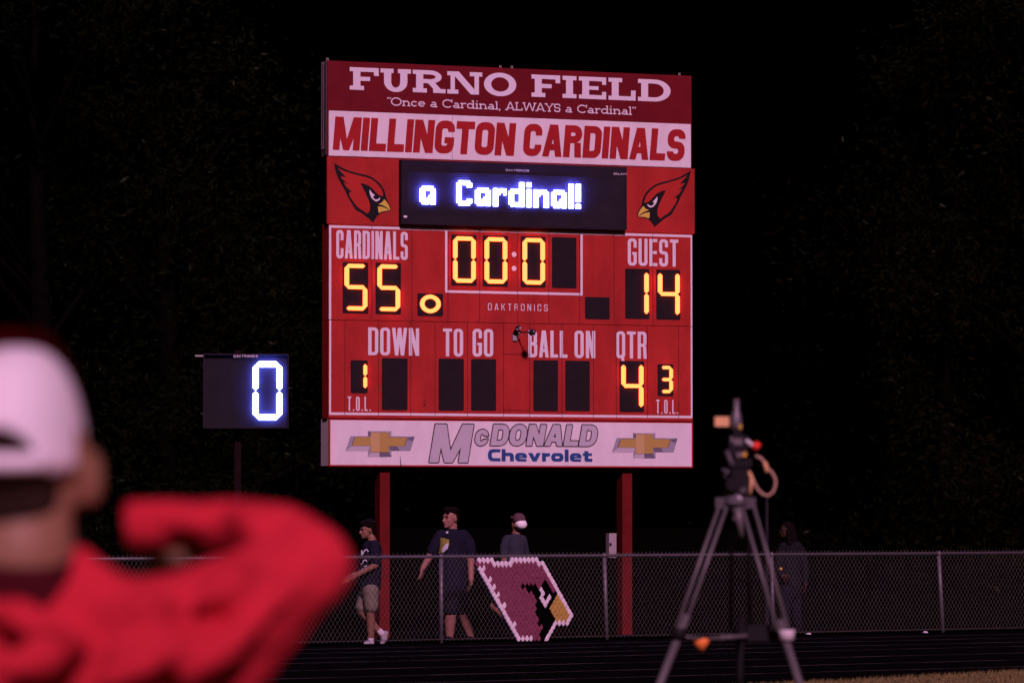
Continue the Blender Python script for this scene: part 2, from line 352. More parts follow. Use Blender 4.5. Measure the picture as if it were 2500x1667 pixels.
# ------------------------------------------------------------------ the scoreboard
BL_Y, BR_Y = 60.5, 62.65
pL = at(797, 1258, BL_Y); pR = at(1690, 1258, BR_Y)
EU = Vector((pR.x - pL.x, pR.y - pL.y, 0)); BW = EU.length; EU.normalize(); EB = Vector((-EU.y, EU.x, 0))
THETA = math.atan2(EU.y, EU.x)
ORG = Vector((pL.x, pL.y, 0)) + EU * (BW / 2)
class Plane:
    """a vertical plane with local axes: x along it, y into it, z up"""
    def __init__(s, org, th): s.o = Vector(org); s.u = Vector((math.cos(th), math.sin(th), 0)); s.b = Vector((-math.sin(th), math.cos(th), 0)); s.th = th
    def __call__(s, px, py, y=0.0):
        d = ray(px, py); p0 = s.o + s.b * y
        t = (p0 - CAM).dot(s.b) / d.dot(s.b); p = CAM + d * t
        return (p - s.o).dot(s.u), p.z
    def box(s, tl, br, y=0.0):
        a = s(*tl, y); b = s(*br, y); return (a[0], b[1], b[0], a[1])
BP = Plane(ORG, THETA)
board = empty('scoreboard', ORG, THETA)
tag(board, 'tall red football scoreboard on two red posts behind the fence, lit amber digits', 'scoreboard')
TOPZ = (BP(797, 148)[1] + BP(1690, 186)[1]) / 2
HL = BP(797, 1258)[0]; HR = BP(1690, 1258)[0]
def zl(pxy): return BP(*pxy)[1]
def zavg(a, b): return (zl(a) + zl(b)) / 2
Z_head0 = zavg((802.6, 269.4), (1686, 301))          # header bottom / name panel top
Z_name0 = zavg((802.6, 381.4), (1686, 408.6))        # name panel bottom
Z_frame1 = zavg((803, 549), (1690, 575))             # top of cabinets' white frame
Z_logo0 = Z_frame1 + .02
Z_split = zavg((803, 783), (1690, 794.5))
Z_frame0 = zavg((803, 1013.5), (1690, 1019.5))
Z_sp1 = zavg((803, 1024), (1690, 1029)); Z_sp0 = zavg((803, 1137.5), (1690, 1139.5))
CL = BP(802.6, 800)[0]; CR = BP(1690.3, 800)[0]
# header panel
mb = MB(); mb.box((HL, 0, Z_head0), (HR, .03, TOPZ)); hp = mb.build('header_panel', M['maroon'], board)
mb = MB(); mb.box((HL - .006, .031, Z_name0 + .02), (HL + .045, .05, TOPZ + .012)); mb.box((HL + .002, .085, Z_name0 + .10), (HL + .06, .11, TOPZ - .005))
mb.box((HL + .0, .15, Z_name0 + .1), (HL + .06, .175, TOPZ - .005)); mb.box((HL + .0, .215, Z_name0 + .1), (HL + .06, .245, TOPZ - .005))
mb.box((HL + .01, .055, Z_name0 + .0), (HL + .1, .25, Z_name0 + .1))
mb.box((HR - .02, .031, Z_name0 + .05), (HR + .004, .05, TOPZ)); mb.box((HL + .3, .06, Z_name0 + .05), (HR - .3, .24, TOPZ - .05))
mb.build('sign_frame', M['frame'], board)
mb = MB()
for px in (805, 808.5, 1228, 1231.5, 1256, 1259.5, 1666, 1669):
    mb = MB(); u = BP(px, 150)[0]; mb.tube([(u, .12, TOPZ - .1), (u, .12, TOPZ + .05)], .006, 6); mb.build('lifting_rod', M['galvs'], board)
W_ = lambda tl, br, y=0: BP.box(tl, br, y)
mb = MB(); word(mb, 'FURNO', W_((853.7, 164.3), (1260.2, 235.5)), -.003, slabbig, .345, .185, 0, .085, 0, WSB)
mb.build('lettering', M['letwhite'], hp); mb = MB(); word(mb, 'FIELD', W_((1297.3, 182.3), (1637, 250)), -.003, slabbig, .345, .185, 0, .12, 0, WSB)
mb.build('lettering', M['letwhite'], hp)
mb = MB(); word(mb, '\u201cOnce a Cardinal, ALWAYS a Cardinal\u201d', W_((945.1, 237.5), (1551, 281.5)), -.003, slabsm, .145, .135, .1, .07, 0, WSM)
mb.build('lettering', M['letwhite'], hp)
# name panel
nl, nr = BP(802.6, 330)[0], BP(1686.3, 350)[0]
mb = MB(); mb.box((HL, .004, Z_name0 - .012), (HR, .03, Z_head0)); npb = mb.build('name_panel', M['maroon'], board)
mb = MB(); mb.box((nl, -.004, Z_name0), (nr, .0035, Z_head0 - .01)); nw = mb.build('white_sheet', M['white'], npb)
mb = MB(); word(mb, 'MILLINGTON', W_((811.8, 284.7), (1260.2, 381.4)), -.007, sans, .222, .235, .26, .04, .085)
mb.build('lettering', M['namered'], npb); mb = MB(); word(mb, 'CARDINALS', W_((1274.9, 301.8), (1674.9, 394.4)), -.007, sans, .222, .225, .26, .045, .085)
mb.build('lettering', M['namered'], npb)
us = BP(1103.5, 330)[0]; mb = MB(); mb.box((us, -.0085, Z_name0 + .01), (us + .004, -.0075, Z_head0 - .02)); mb.build('sheet_seam', M['galv'], npb)
# emblem panel behind the message display
ll, lr = BP(798.8, 460)[0], BP(1695.7, 490)[0]
mb = MB(); mb.box((ll, .0, Z_logo0), (lr, .04, Z_name0 - .013)); lp = mb.build('emblem_panel', M['red'], board)
def lg(p): return (800 + p[0] / 10.456, 400 + p[1] / 10.456)
B_out = [(155, -15), (215, 20), (300, 65), (400, 120), (480, 160), (600, 195), (750, 240), (900, 270), (1050, 310), (1180, 375), (1290, 460), (1370, 550), (1430, 650), (1470, 760), (1490, 870), (1530, 960), (1590, 1060), (1612, 1130), (1600, 1190), (1560, 1218), (1440, 1235), (1330, 1275), (1240, 1360), (1160, 1505), (1050, 1400), (950, 1325), (850, 1250), (715, 1190), (640, 1060), (560, 930), (490, 800), (440, 680), (380, 580), (310, 460), (250, 330), (205, 210), (180, 90)]
B_in = [(255, 100), (330, 150), (480, 215), (700, 275), (900, 325), (1050, 365), (1170, 430), (1280, 530), (1360, 630), (1400, 720), (1418, 800), (1405, 830), (1330, 815), (1250, 760), (1180, 680), (1090, 590), (1000, 540), (900, 505), (835, 503), (880, 590), (950, 720), (1010, 850), (1060, 970), (1085, 1080), (1075, 1180), (1040, 1250), (1000, 1275), (930, 1220), (800, 1140), (730, 1080), (660, 980), (590, 880), (548, 775), (543, 738), (625, 712), (560, 670), (470, 590), (395, 472), (530, 520), (440, 450), (370, 395), (322, 322), (470, 345), (400, 275), (320, 190), (268, 125)]
B_eye = [(1070, 665), (1130, 740), (1205, 810), (1160, 822), (1165, 870), (1200, 905), (1250, 915), (1300, 895), (1320, 866), (1340, 875), (1332, 905), (1290, 950), (1235, 962), (1170, 930), (1110, 860), (1080, 790), (1065, 720)]
B_bk1 = [(1440, 905), (1500, 970), (1560, 1060), (1590, 1150), (1585, 1185), (1500, 1110), (1400, 1055), (1295, 1033), (1370, 1000), (1420, 950)]
B_bk2 = [(1275, 1090), (1380, 1095), (1470, 1125), (1540, 1170), (1580, 1195), (1500, 1200), (1400, 1215), (1300, 1258), (1290, 1180)]
def uv_left(p): return BP(*lg(p))
src = [Vector((*uv_left(p), 1)) for p in ((155, -15), (1160, 1505), (1608, 1150))]
dst = [Vector((*BP(1230 + x / 4.9, 380 + y / 4.9), 1)) for x, y in ((2237, 180), (1805, 858), (1597, 712))]
A3 = Matrix([[d[i] for d in dst] for i in range(3)]) @ Matrix([[s_[i] for s_ in src] for i in range(3)]).inverted()
def uv_right(p):
    q = A3 @ Vector((*uv_left(p), 1)); return (q[0], q[1])
def smooth_poly(pts, it=1):
    for _ in range(it):
        out = []
        n = len(pts)
        for i in range(n):
            a, b, c = Vector(pts[i - 1]), Vector(pts[i]), Vector(pts[(i + 1) % n])
            ang = (b - a).angle(c - b) if (b - a).length and (c - b).length else 0
            if ang > R(50): out.append(tuple(b))
            else: out += [tuple(b.lerp(a, .22)), tuple(b.lerp(c, .22))]
        pts = out
    return pts
def flat(pts, f, y):
    P = [f(p) for p in pts]
    ar = sum(P[i][0] * P[(i + 1) % len(P)][1] - P[(i + 1) % len(P)][0] * P[i][1] for i in range(len(P)))
    if ar < 0: P.reverse()
    return [(p[0], y, p[1]) for p in P]
for f in (uv_left, uv_right):
    mb = MB(); mb.face(flat(smooth_poly(B_out), f, -.002)); em = mb.build('bird_emblem', M['black'], lp)
    for nm, pts, m in (('bird_crest', B_in, 'logored'), ('bird_eye', B_eye, 'letwhite'), ('bird_beak', B_bk1, 'gold'), ('bird_beak', B_bk2, 'gold')):
        mb = MB(); mb.face(flat(smooth_poly(pts), f, -.0035)); mb.build(nm, M[m], lp)
# message display
DY = -.11
a = BP(980, 391, DY); b = BP(1532, 407, DY); c = BP(981, 547, DY); d = BP(1529, 562, DY)
du0, du1, dz0, dz1 = (a[0] + c[0]) / 2, (b[0] + d[0]) / 2, (c[1] + d[1]) / 2, (a[1] + b[1]) / 2
mb = MB(); mb.box((du0, DY, dz0), (du1, -.001, dz1)); md = mb.build('message_display', M['bezel'], board)
mb = MB()
zt = dz1 - .14; n = 26; pitch = (zt - dz0 - .05) / n
for k in range(n):
    z = dz0 + .03 + k * pitch
    mb.v += [(du0 + .08, DY - .002, z), (du1 - .05, DY - .002, z), (du1 - .05, DY - .012, z + pitch * .8), (du0 + .08, DY - .012, z + pitch * .8), (du0 + .08, DY - .002, z + pitch * .82), (du1 - .05, DY - .002, z + pitch * .82)]
    i = len(mb.v) - 6; mb.f += [[i, i + 1, i + 2, i + 3], [i + 3, i + 2, i + 5, i + 4]]
mb.build('louvres', M['disp'], md)
def bit(mb, rows, u, z, p, y, dep):
    n = len(rows)
    for r_, row in enumerate(rows):
        for c_, ch in enumerate(row):
            if ch == '#':
                x = u + c_ * p; zz = z + (n - 1 - r_) * p; g = p * .06
                mb.box((x + g, y - dep, zz + g), (x + p - g, y, zz + p - g))
G = {'C': ".#####.|#######|##...##|##.....|##.....|##.....|##.....|##.....|##...##|#######|.#####.",
     'a': ".#####.|#######|##...##|##...##|##..###|##.####|#######|.###.##",
     'r': "##.###|######|###..#|##....|##....|##....|##....|##....",
     'd': ".....##|.....##|.....##|.######|#######|##...##|##...##|##...##|##...##|#######|.######",
     'i': "##|##|..|##|##|##|##|##|##|##|##", 'n': "##.###.|#######|###..##|##...##|##...##|##...##|##...##|##...##",
     'l': "##|##|##|##|##|##|##|##|##|##|##", '!': "##|##|##|##|##|##|##|##|..|##|##"}
yy = DY - .012
pz = BP(1030, 380 + 583 / 4.9, yy)[1]
p_led = (BP(1404, 440, yy)[0] - BP(1399, 440, yy)[0])
for ch, px in (('a', 780 + 1200 / 4.9), ('C', 780 + 1636 / 4.9), ('a', 780 + 1860 / 4.9), ('r', 780 + 2075 / 4.9), ('d', 1230 + 58 / 4.9), ('i', 1230 + 268 / 4.9), ('n', 1230 + 352 / 4.9), ('a', 1230 + 566 / 4.9), ('l', 1230 + 774 / 4.9), ('!', 1230 + 858 / 4.9)):
    mb = MB(); bit(mb, G[ch].split('|'), BP(px, 450, yy)[0], pz, p_led, yy, .045); mb.build('lit_letter', M['ledw'], md)

mb = MB(); word(mb, 'DAKTRONICS', BP.box((1234.8, 413.2), (1291.3, 419.6), DY), DY - .002, sans, .17, .17, .2, .3)
mb.build('lettering', M['letwhite'], md); mb = MB(); word(mb, 'GALAXY', BP.box((1498, 421.8), (1531, 427.8), DY), DY - .002, sans, .18, .18, .2, .22)
mb.build('lettering', M['letwhite'], md); mb = MB(); x0, z0 = BP(985.5, 531.5, DY); mb.face([(x0, DY - .002, z0), (x0 + .05, DY - .002, z0), (x0 + .05, DY - .002, z0 + .03), (x0, DY - .002, z0 + .03)])
mb.build('sticker', M['letwhite'], md)
# cabinets
def seams(mb, pxs, z0, z1, y=-.0065):
    for px in pxs:
        u = BP(px, 700)[0]; mb.box((u - .003, y, z0), (u + .003, y + .002, z1))
DEP = .255
mb = MB(); mb.box((CL, 0, Z_split + .004), (CR, DEP, Z_frame1 + .015)); uc = mb.build('score_cabinet', M['red'], board)
mb = MB(); mb.box((CL, 0, Z_frame0 - .04), (CR, DEP, Z_split - .004)); lc = mb.build('down_cabinet', M['red'], board)
mb = MB(); mb.box((CL + .01, .01, Z_split - .004), (CR - .01, DEP - .02, Z_split + .004)); mb.build('joint_seal', M['seam'], board)
mb = MB(); seams(mb, (907.5, 1005.5, 1093.5, 1171, 1263.7, 1339.6, 1415, 1499, 1593.5), Z_split + .004, Z_frame1); mb.build('panel_seam', M['seam'], uc)
mb = MB(); seams(mb, (842, 924, 1003, 1062, 1141, 1229, 1293, 1371.5, 1448.5, 1504, 1580, 1656), Z_frame0, Z_split - .004)
for (pa, pb) in (((1228, 864), (1293, 866)), ((1228, 1001), (1293, 1002))):
    ua, za = BP(*pa); ub, _ = BP(*pb); mb.box((ua, -.0065, za - .003), (ub, -.0045, za + .003))
mb.build('panel_seam', M['seam'], lc)
def stripe(mb, u0, z0, u1, z1, y=-.003): mb.face([(u0, y, z0), (u1, y, z0), (u1, y, z1), (u0, y, z1)])
sw = .034
mb = MB(); i1 = BP(1086.5, 640)[0]; i2 = BP(1417, 640)[0]; zi = zavg((1092, 715.5), (1417, 720.5))
stripe(mb, CL + .001, Z_split + .005, CL + sw, Z_frame1 - sw); stripe(mb, CR - sw * .8, Z_split + .005, CR - .001, Z_frame1 - sw); stripe(mb, CL + .001, Z_frame1 - sw, CR - .001, Z_frame1)
stripe(mb, i1, zi, i1 + sw, Z_frame1 - sw); stripe(mb, i2, zi, i2 + sw, Z_frame1 - sw); stripe(mb, i1 + sw, zi, i2, zi + sw)
mb.build('white_border', M['letwhite'], uc)
mb = MB(); stripe(mb, CL + .006, Z_frame0 + sw, CL + sw, Z_split - .005); stripe(mb, CR - sw * .8, Z_frame0 + sw, CR - .001, Z_split - .005); stripe(mb, CL + .006, Z_frame0, CR - .001, Z_frame0 + sw)
mb.build('white_border', M['letwhite'], lc)
def label_word(par, t, tl, br, s, h=None, gap=.1, r=.16):
    mb = MB(); word(mb, t, W_(tl, br), -.0035, sans, s, h or s * .95, r, gap); mb.build('lettering', M['letwhite'], par)
label_word(uc, 'CARDINALS', (820.8, 561.5), (995.3, 635), .108, .11, .05, .12)
label_word(uc, 'GUEST', (1532.4, 582), (1656, 651.3), .125, .115, .075, .14)
label_word(uc, 'DAKTRONICS', (1191.2, 740.5), (1337, 759.8), .12, .12, .46, .16)
label_word(lc, 'DOWN', (898.7, 799), (1023, 868.5), .13, .11, .07, .15)
label_word(lc, 'TO', (1081.4, 801.8), (1130.4, 870.3), .13, .11, .065, .15); label_word(lc, 'GO', (1153.6, 802.5), (1204, 871), .13, .11, .075, .15)
label_word(lc, 'BALL', (1289.7, 806), (1385, 873.3), .13, .12, .07, .14); label_word(lc, 'ON', (1402.3, 807), (1453, 874.5), .13, .11, .085, .15)
label_word(lc, 'QTR', (1503.7, 808.5), (1578.8, 875.6), .13, .11, .075, .15)
label_word(lc, 'T.O.L.', (848.4, 967.6), (905, 1003), .10, .10, .13, .15); label_word(lc, 'T.O.L.', (1601.7, 975.4), (1655.5, 1010), .10, .10, .13, .15)
mb = MB()
for py in (621.2, 655.3):
    mb = MB(); u, z = BP(1255, py); mb.face([(u + .036 * math.cos(k * math.pi / 10), -.0035, z + .036 * math.sin(k * math.pi / 10)) for k in range(20)]); mb.build('colon_dot', M['letwhite'], uc)
# digits
SEG = {'0': 'abcdef', '1': 'bc', '3': 'abgcd', '4': 'fgbc', '5': 'afgcd'}
def prism_hex(mb, pts, y, dep, inset):
    cx = sum(p[0] for p in pts) / len(pts); cz = sum(p[1] for p in pts) / len(pts)
    top = [(p[0] + (cx - p[0]) * inset / max(abs(p[0] - cx), abs(p[1] - cz), 1e-4), p[1] + (cz - p[1]) * inset / max(abs(p[0] - cx), abs(p[1] - cz), 1e-4)) for p in pts]
    mb.loft([[(p[0], y, p[1]) for p in pts], [(p[0], y - dep, p[1]) for p in top]])
def seven(mb, dgt, x0, z0, x1, z1, t, y, dep):
    xl, xr, zt_, zb = x0 + t / 2, x1 - t / 2, z1 - t / 2, z0 + t / 2; zm = (zt_ + zb) / 2; g = t * .07; h = t / 2 * .93
    def hs(z): return [(xl + g, z), (xl + g + h, z - h), (xr - g - h, z - h), (xr - g, z), (xr - g - h, z + h), (xl + g + h, z + h)]
    def vs(x, za, zb_): return [(x, za + g), (x + h, za + g + h), (x + h, zb_ - g - h), (x, zb_ - g), (x - h, zb_ - g - h), (x - h, za + g + h)]
    D = {'a': hs(zt_), 'g': hs(zm), 'd': hs(zb), 'f': vs(xl, zm, zt_), 'b': vs(xr, zm, zt_), 'e': vs(xl, zb, zm), 'c': vs(xr, zb, zm)}
    for k in SEG[dgt]: prism_hex(mb, D[k], y, dep, t * .07)
def rrect(u0, z0, u1, z1, r, n=4):
    out = []
    for cx, cz, a0 in ((u1 - r, z0 + r, 270), (u1 - r, z1 - r, 0), (u0 + r, z1 - r, 90), (u0 + r, z0 + r, 180)):
        for k in range(n + 1):
            a_ = R(a0 + 90 * k / n); out.append((cx + r * math.cos(a_), cz + r * math.sin(a_)))
    return out
WIN = [(uc, (836.7, 639.6), (898.4, 765.5), '5'), (uc, (917, 641), (978.4, 767.5), '5'), (uc, (1019, 716), (1081, 772), 'ball'),
       (uc, (1101.8, 572.7), (1163, 698), '0'), (uc, (1178.6, 574.7), (1239.8, 700), '0'), (uc, (1271.4, 576.7), (1331.6, 702.2), '0'), (uc, (1347.3, 578.8), (1407, 704), None),
       (uc, (1428, 724.7), (1488, 779.8), None), (uc, (1526, 655.7), (1585, 778.8), '1'), (uc, (1602, 657.8), (1660.6, 780.8), '4'),
       (lc, (856, 879), (897.3, 959.8), '1s'), (lc, (932.2, 873.7), (994.7, 1001), None), (lc, (1070.7, 875), (1132.3, 1002.3), None), (lc, (1150, 876), (1211, 1002.5), None),
       (lc, (1302, 878.6), (1362, 1003.7), None), (lc, (1380, 880), (1439.6, 1003.7), None), (lc, (1512.5, 880.8), (1572.2, 1005.8), '4'), (lc, (1605.2, 888.6), (1643.5, 967), '3s')]
for par, tl, br, dgt in WIN:
    u0, z0, u1, z1 = W_(tl, br)
    mb = MB(); pts = rrect(u0, z0, u1, z1, .018)
    mb.loft([[(p[0], -.0008, p[1]) for p in pts], [(p[0], -.006, p[1]) for p in pts]]); mb.build('digit_window', M['win'], par)
    if not dgt: continue
    W2, H2 = u1 - u0, z1 - z0; mb = MB()
    if dgt == 'ball':
        cx, cz = (u0 + u1) / 2, (z0 + z1) / 2 + .012; n = 40; rings = []
        def lens(a_, rx, ry): return (cx + rx * math.copysign(abs(math.cos(a_)) ** 1.15, math.cos(a_)), cz + ry * math.copysign(abs(math.sin(a_)) ** .95, math.sin(a_)))
        for (rx, ry, y) in ((.152, .128, -.0065), (.147, .123, -.03), (.096, .078, -.03), (.091, .073, -.0065)):
            rings.append([(lambda q: (q[0], y, q[1]))(lens(2 * math.pi * k / n, rx, ry)) for k in range(n)])
        mb.loft(rings, cap=False)
    elif dgt.endswith('s'):
        seven(mb, dgt[0], u0 + W2 * .15, z0 + H2 * .09, u1 - W2 * .055, z1 - H2 * .05, W2 * .205, -.0065, .022)
    else:
        seven(mb, dgt, u0 + W2 * .057, z0 + H2 * .055, u1 - W2 * .06, z1 - H2 * .033, W2 * .155, -.0065, .036)
    mb.build('lit_symbol' if dgt == 'ball' else 'lit_digit', M['amber'], par)
# strip and sponsor panel
mb = MB(); mb.box((CL - .012, .03, Z_sp1 + .001), (CR + .015, .2, Z_frame0 - .041)); mb.build('gap_strip', M['maroon'], board)
sl_, sr_ = BP(803, 1080)[0], BP(1690.2, 1080)[0]
mb = MB(); mb.box((sl_ - .004, .0, Z_sp0), (sr_, .30, Z_sp1)); sp = mb.build('sponsor_panel', M['white'], board)
mb = MB(); mb.box((sl_ - .007, -.012, Z_sp0 - .008), (sr_ + .004, -.001, Z_sp1 + .0)); mb.build('panel_edging', M['namered'], sp)
mb = MB(); mb.box((sl_ + .016, -.0155, Z_sp0 + .012), (sr_ - .016, -.0125, Z_sp1 - .014)); mb.build('white_sheet', M['white'], sp)
SY = -.0155
BX = lambda tl, br: BP.box(tl, br, SY)
kw = dict(fn=sans, r=.34)
mb = MB(); mg = MB()
for m_, gr, yo in ((mb, .0145, .001), (mg, 0, .004)):
    word(m_, 'M', BX((1047.5, 1035), (1156.5, 1129)), SY - yo, sans, .265, .2, .3, .0, .176, grow=gr)
    word(m_, 'C', BX((1157.5, 1048), (1194.5, 1088)), SY - yo, sans, .33, .27, .5, 0, .15, grow=gr)
    word(m_, 'DONALD', BX((1196.5, 1035.5), (1461.5, 1089)), SY - yo, sans, .285, .235, .40, .07, .18, grow=gr)
mb.build('lettering', M['outline'], sp); mg.build('lettering', M['grey1'], sp)
mb = MB(); word(mb, 'Chevrolet', BX((1190.8, 1095.8), (1446, 1127)), SY - .003, boldlow, .355, .265, 0, .10, 0, {'C': 1.0, 'l': None, 'e': .95, 'o': 1.0, 'h': .98, 'v': 1.02, 'r': .64, 't': .78})
mb.build('lettering', M['blue'], sp)
E_out = [(320, 1205), (500, 1205), (500, 1150), (742, 1150), (742, 1205), (985, 1208), (940, 1358), (742, 1358), (745, 1420), (500, 1420), (500, 1358), (268, 1358)]
E_in = [(365, 1218), (527, 1212), (530, 1165), (715, 1168), (715, 1215), (905, 1220), (878, 1308), (715, 1308), (715, 1370), (527, 1372), (527, 1305), (335, 1305)]
E_bits = [('chrome2', [(268, 1358), (335, 1308), (527, 1308), (500, 1358)]), ('chrome2', [(500, 1420), (527, 1374), (620, 1374), (620, 1420)]), ('chrome3', [(620, 1420), (620, 1374), (715, 1374), (745, 1420)]),
          ('chrome3', [(905, 1222), (985, 1208), (965, 1258), (925, 1245)]), ('chrome3', [(500, 1150), (528, 1165), (527, 1200), (500, 1205)]), ('chrome3', [(742, 1358), (715, 1310), (800, 1310), (830, 1350)]), ('chrome2', [(500, 1150), (742, 1150), (716, 1166), (530, 1163)]),
          ('gold3', [(530, 1168), (620, 1169), (620, 1370), (529, 1370)])]
def zp7(p): return BP(780 + p[0] / 4.2375, 780 + p[1] / 4.2375, SY)
s0, s1 = zp7((268, 1420)), zp7((985, 1150)); o7 = lambda x, y: BP(1230 + x / 4.2375, 780 + y / 4.2375, SY)
t0, t1 = o7(1118, 1434), o7(1797, 1170)
def zp8(p):
    q = zp7(p); return (t0[0] + (q[0] - s0[0]) / (s1[0] - s0[0]) * (t1[0] - t0[0]), t0[1] + (q[1] - s0[1]) / (s1[1] - s0[1]) * (t1[1] - t0[1]))
for f in (zp7, zp8):
    mb = MB(); mb.face(flat(E_out, f, SY - .002)); mb.build('bowtie_emblem', M['chrome1'], sp)
    byc = {}
    for k, (mm, pts) in enumerate(E_bits):
        b_ = MB(); b_.face(flat(pts, f, SY - .003 - (.003 if mm == 'gold3' else 0))); b_.build('bowtie_facet', M[mm], sp)
    cx, cy = 620, 1268
    mb = MB(); mb.face(flat([(cx + (p[0] - cx) * 1.018, cy + (p[1] - cy) * 1.03) for p in E_in], f, SY - .004)); mb.build('bowtie_outline', M['outline'], sp)
    mb = MB(); mb.face(flat(E_in, f, SY - .005)); mb.build('bowtie_centre', M['gold2'], sp)
mb = MB(); mb.face(flat([(833, 1388), (839, 1440), (848, 1525), (836, 1525), (834, 1440)], zp7, SY - .003)); mb.build('tear', M['black'], sp)
# posts
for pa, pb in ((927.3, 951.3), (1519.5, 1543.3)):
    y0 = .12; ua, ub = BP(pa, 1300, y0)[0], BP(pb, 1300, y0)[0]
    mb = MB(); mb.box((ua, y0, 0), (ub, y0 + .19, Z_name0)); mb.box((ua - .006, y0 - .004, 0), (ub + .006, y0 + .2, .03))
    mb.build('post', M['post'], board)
ua, za = BP(1487, 1301, .05); ub, zb = BP(1505, 1352, .05)
mb = MB(); mb.box((ua, .05, zb - .05), (ub, .16, za)); eb = mb.build('electrical_box', M['galvs'], board)
mb = MB(); mb.box((ua + .005, .04, (za + zb) / 2 - .03), (ua + .035, .0495, (za + zb) / 2 + .01)); mb.build('latch', M['black'], eb)
# small lamps clamped on the face
ub_, zb_ = BP(1257, 822); ul, zl_ = BP(1301, 811, -.5)
mb = MB(); mb.box((ub_ - .04, -.03, zb_ - .055), (ub_ + .025, -.004, zb_ + .035)); mb.box((ub_ - .0, -.11, zb_ + .018), (ub_ + .062, -.095, zb_ + .028)); mb.build('clamp_plate', M['galvs'], lc)
mb = MB(); mb.tube([(ub_ - .01, -.004, zb_ + .03), (ub_ - .005, -.06, zb_ + .07), (ub_ + .01, -.12, zb_ + .10)], [.032, .034, .03], 8); mb.tube([(ub_ - .02, -.11, zb_ + .09), (ub_, -.12, zb_ + .12), (ub_ + .02, -.12, zb_ + .15)], [.03, .034, .022], 8); ca = mb.build('clamp_arm', M['tripd'], lc)
mb = MB(); mb.tube([(ub_ + .0, -.08, zb_ + .06), (ul - .01, -.3, zl_ + .006), (ul, -.47, zl_)], [.012, .010, .010], 6); mb.build('camera_boom', M['tripd'], lc)
mb = MB(); mb.tube([(ul, -.42, zl_), (ul, -.44, zl_), (ul, -.47, zl_), (ul, -.50, zl_), (ul, -.512, zl_)], [.02, .042, .049, .046, .036], 16); sc_ = mb.build('camera_ball', M['tripd'], lc, True)
for ax, az, r_ in ((-.062, .018, .007), (.008, .018, .007), (.008, .002, .006), (.032, -.018, .007), (-.004, -.042, .008)):  # pale studs painted as glints of light on the camera ball
    mb = MB(); mb.tube([(ul + ax, -.49, zl_ + az), (ul + ax, -.518, zl_ + az)], r_, 6); mb.build('glint', M['pale'], lc)
for ax, az in ((-.03, .098), (.0, .125), (.004, .104), (.024, .13), (.018, .104), (.0, .05), (-.018, .09), (.018, .115)):  # more pale studs for highlights glinting on the clamp arm
    mb = MB(); mb.tube([(ub_ + ax, -.13, zb_ + az), (ub_ + ax, -.155, zb_ + az)], .0065, 6); mb.build('glint', M['pale'], lc)
u, z = BP(1037, 990); mb = MB(); mb.box((u - .022, -.01, z), (u + .006, -.0045, z + .016)); mb.box((u - .001, -.01, z + .016), (u + .005, -.0045, z + .085)); mb.build('paint_chip', M['seam'], lc)

# ------------------------------------------------------------------ play clock
PCY = 59.5; cc = at(600, 1258, PCY); PCP = Plane((cc.x, cc.y, 0), R(3))
pc = empty('play_clock', (cc.x, cc.y, 0), R(3)); tag(pc, 'dark square play clock on a pole showing a lit white 0', 'play clock')
u0, z0, u1, z1 = PCP.box((497, 864), (704, 1045))
mb = MB(); mb.box((u0, 0, z0), (u1, .2, z1)); pcf = mb.build('clock_case', M['clockbox'], pc)
mb = MB(); e_ = .014; fd = -.075
mb.box((u0 - .004, fd, z0 - .004), (u1 + .004, -.001, z0 + e_)); mb.box((u0 - .004, fd, z1 - e_), (u1 + .004, -.001, z1 + .004)); mb.box((u0 - .004, fd, z0 + e_), (u0 + e_, -.001, z1 - e_)); mb.box((u1 - e_, fd, z0 + e_), (u1 + .004, -.001, z1 - e_))
mb.build('glow_baffle', M['bezel'], pcf)  # raised lip added to keep the digit's sideways light off the scoreboard
mb = MB(); a_, b_, c_, d_ = PCP.box((616.5, 881.5), (689.7, 1026)); seven(mb, '0', a_, b_, c_, d_, .084, -.0012, .05); mb.build('lit_digit', M['ledw2'], pcf)
mb = MB(); word(mb, 'DAKTRONICS', PCP.box((570.5, 866.4), (629.5, 872.4), -.076), -.0765, sans, .17, .17, .2, .3); mb.build('lettering', M['letwhite'], pcf)
ua = PCP(572, 1100)[0]; ub = PCP(588, 1100)[0]
mb = MB(); mb.box((ua, .21, 0), (ub, .21 + ub - ua, PCP(580, 853.5)[1])); mb.build('pole', M['clockpole'], pc)
mb = MB(); ul, zz = PCP(476, 868); mb.box((ul, .06, zz - .012), (u0 - .001, .10, zz + .012)); mb.build('side_bar', M['galvs'], pc)

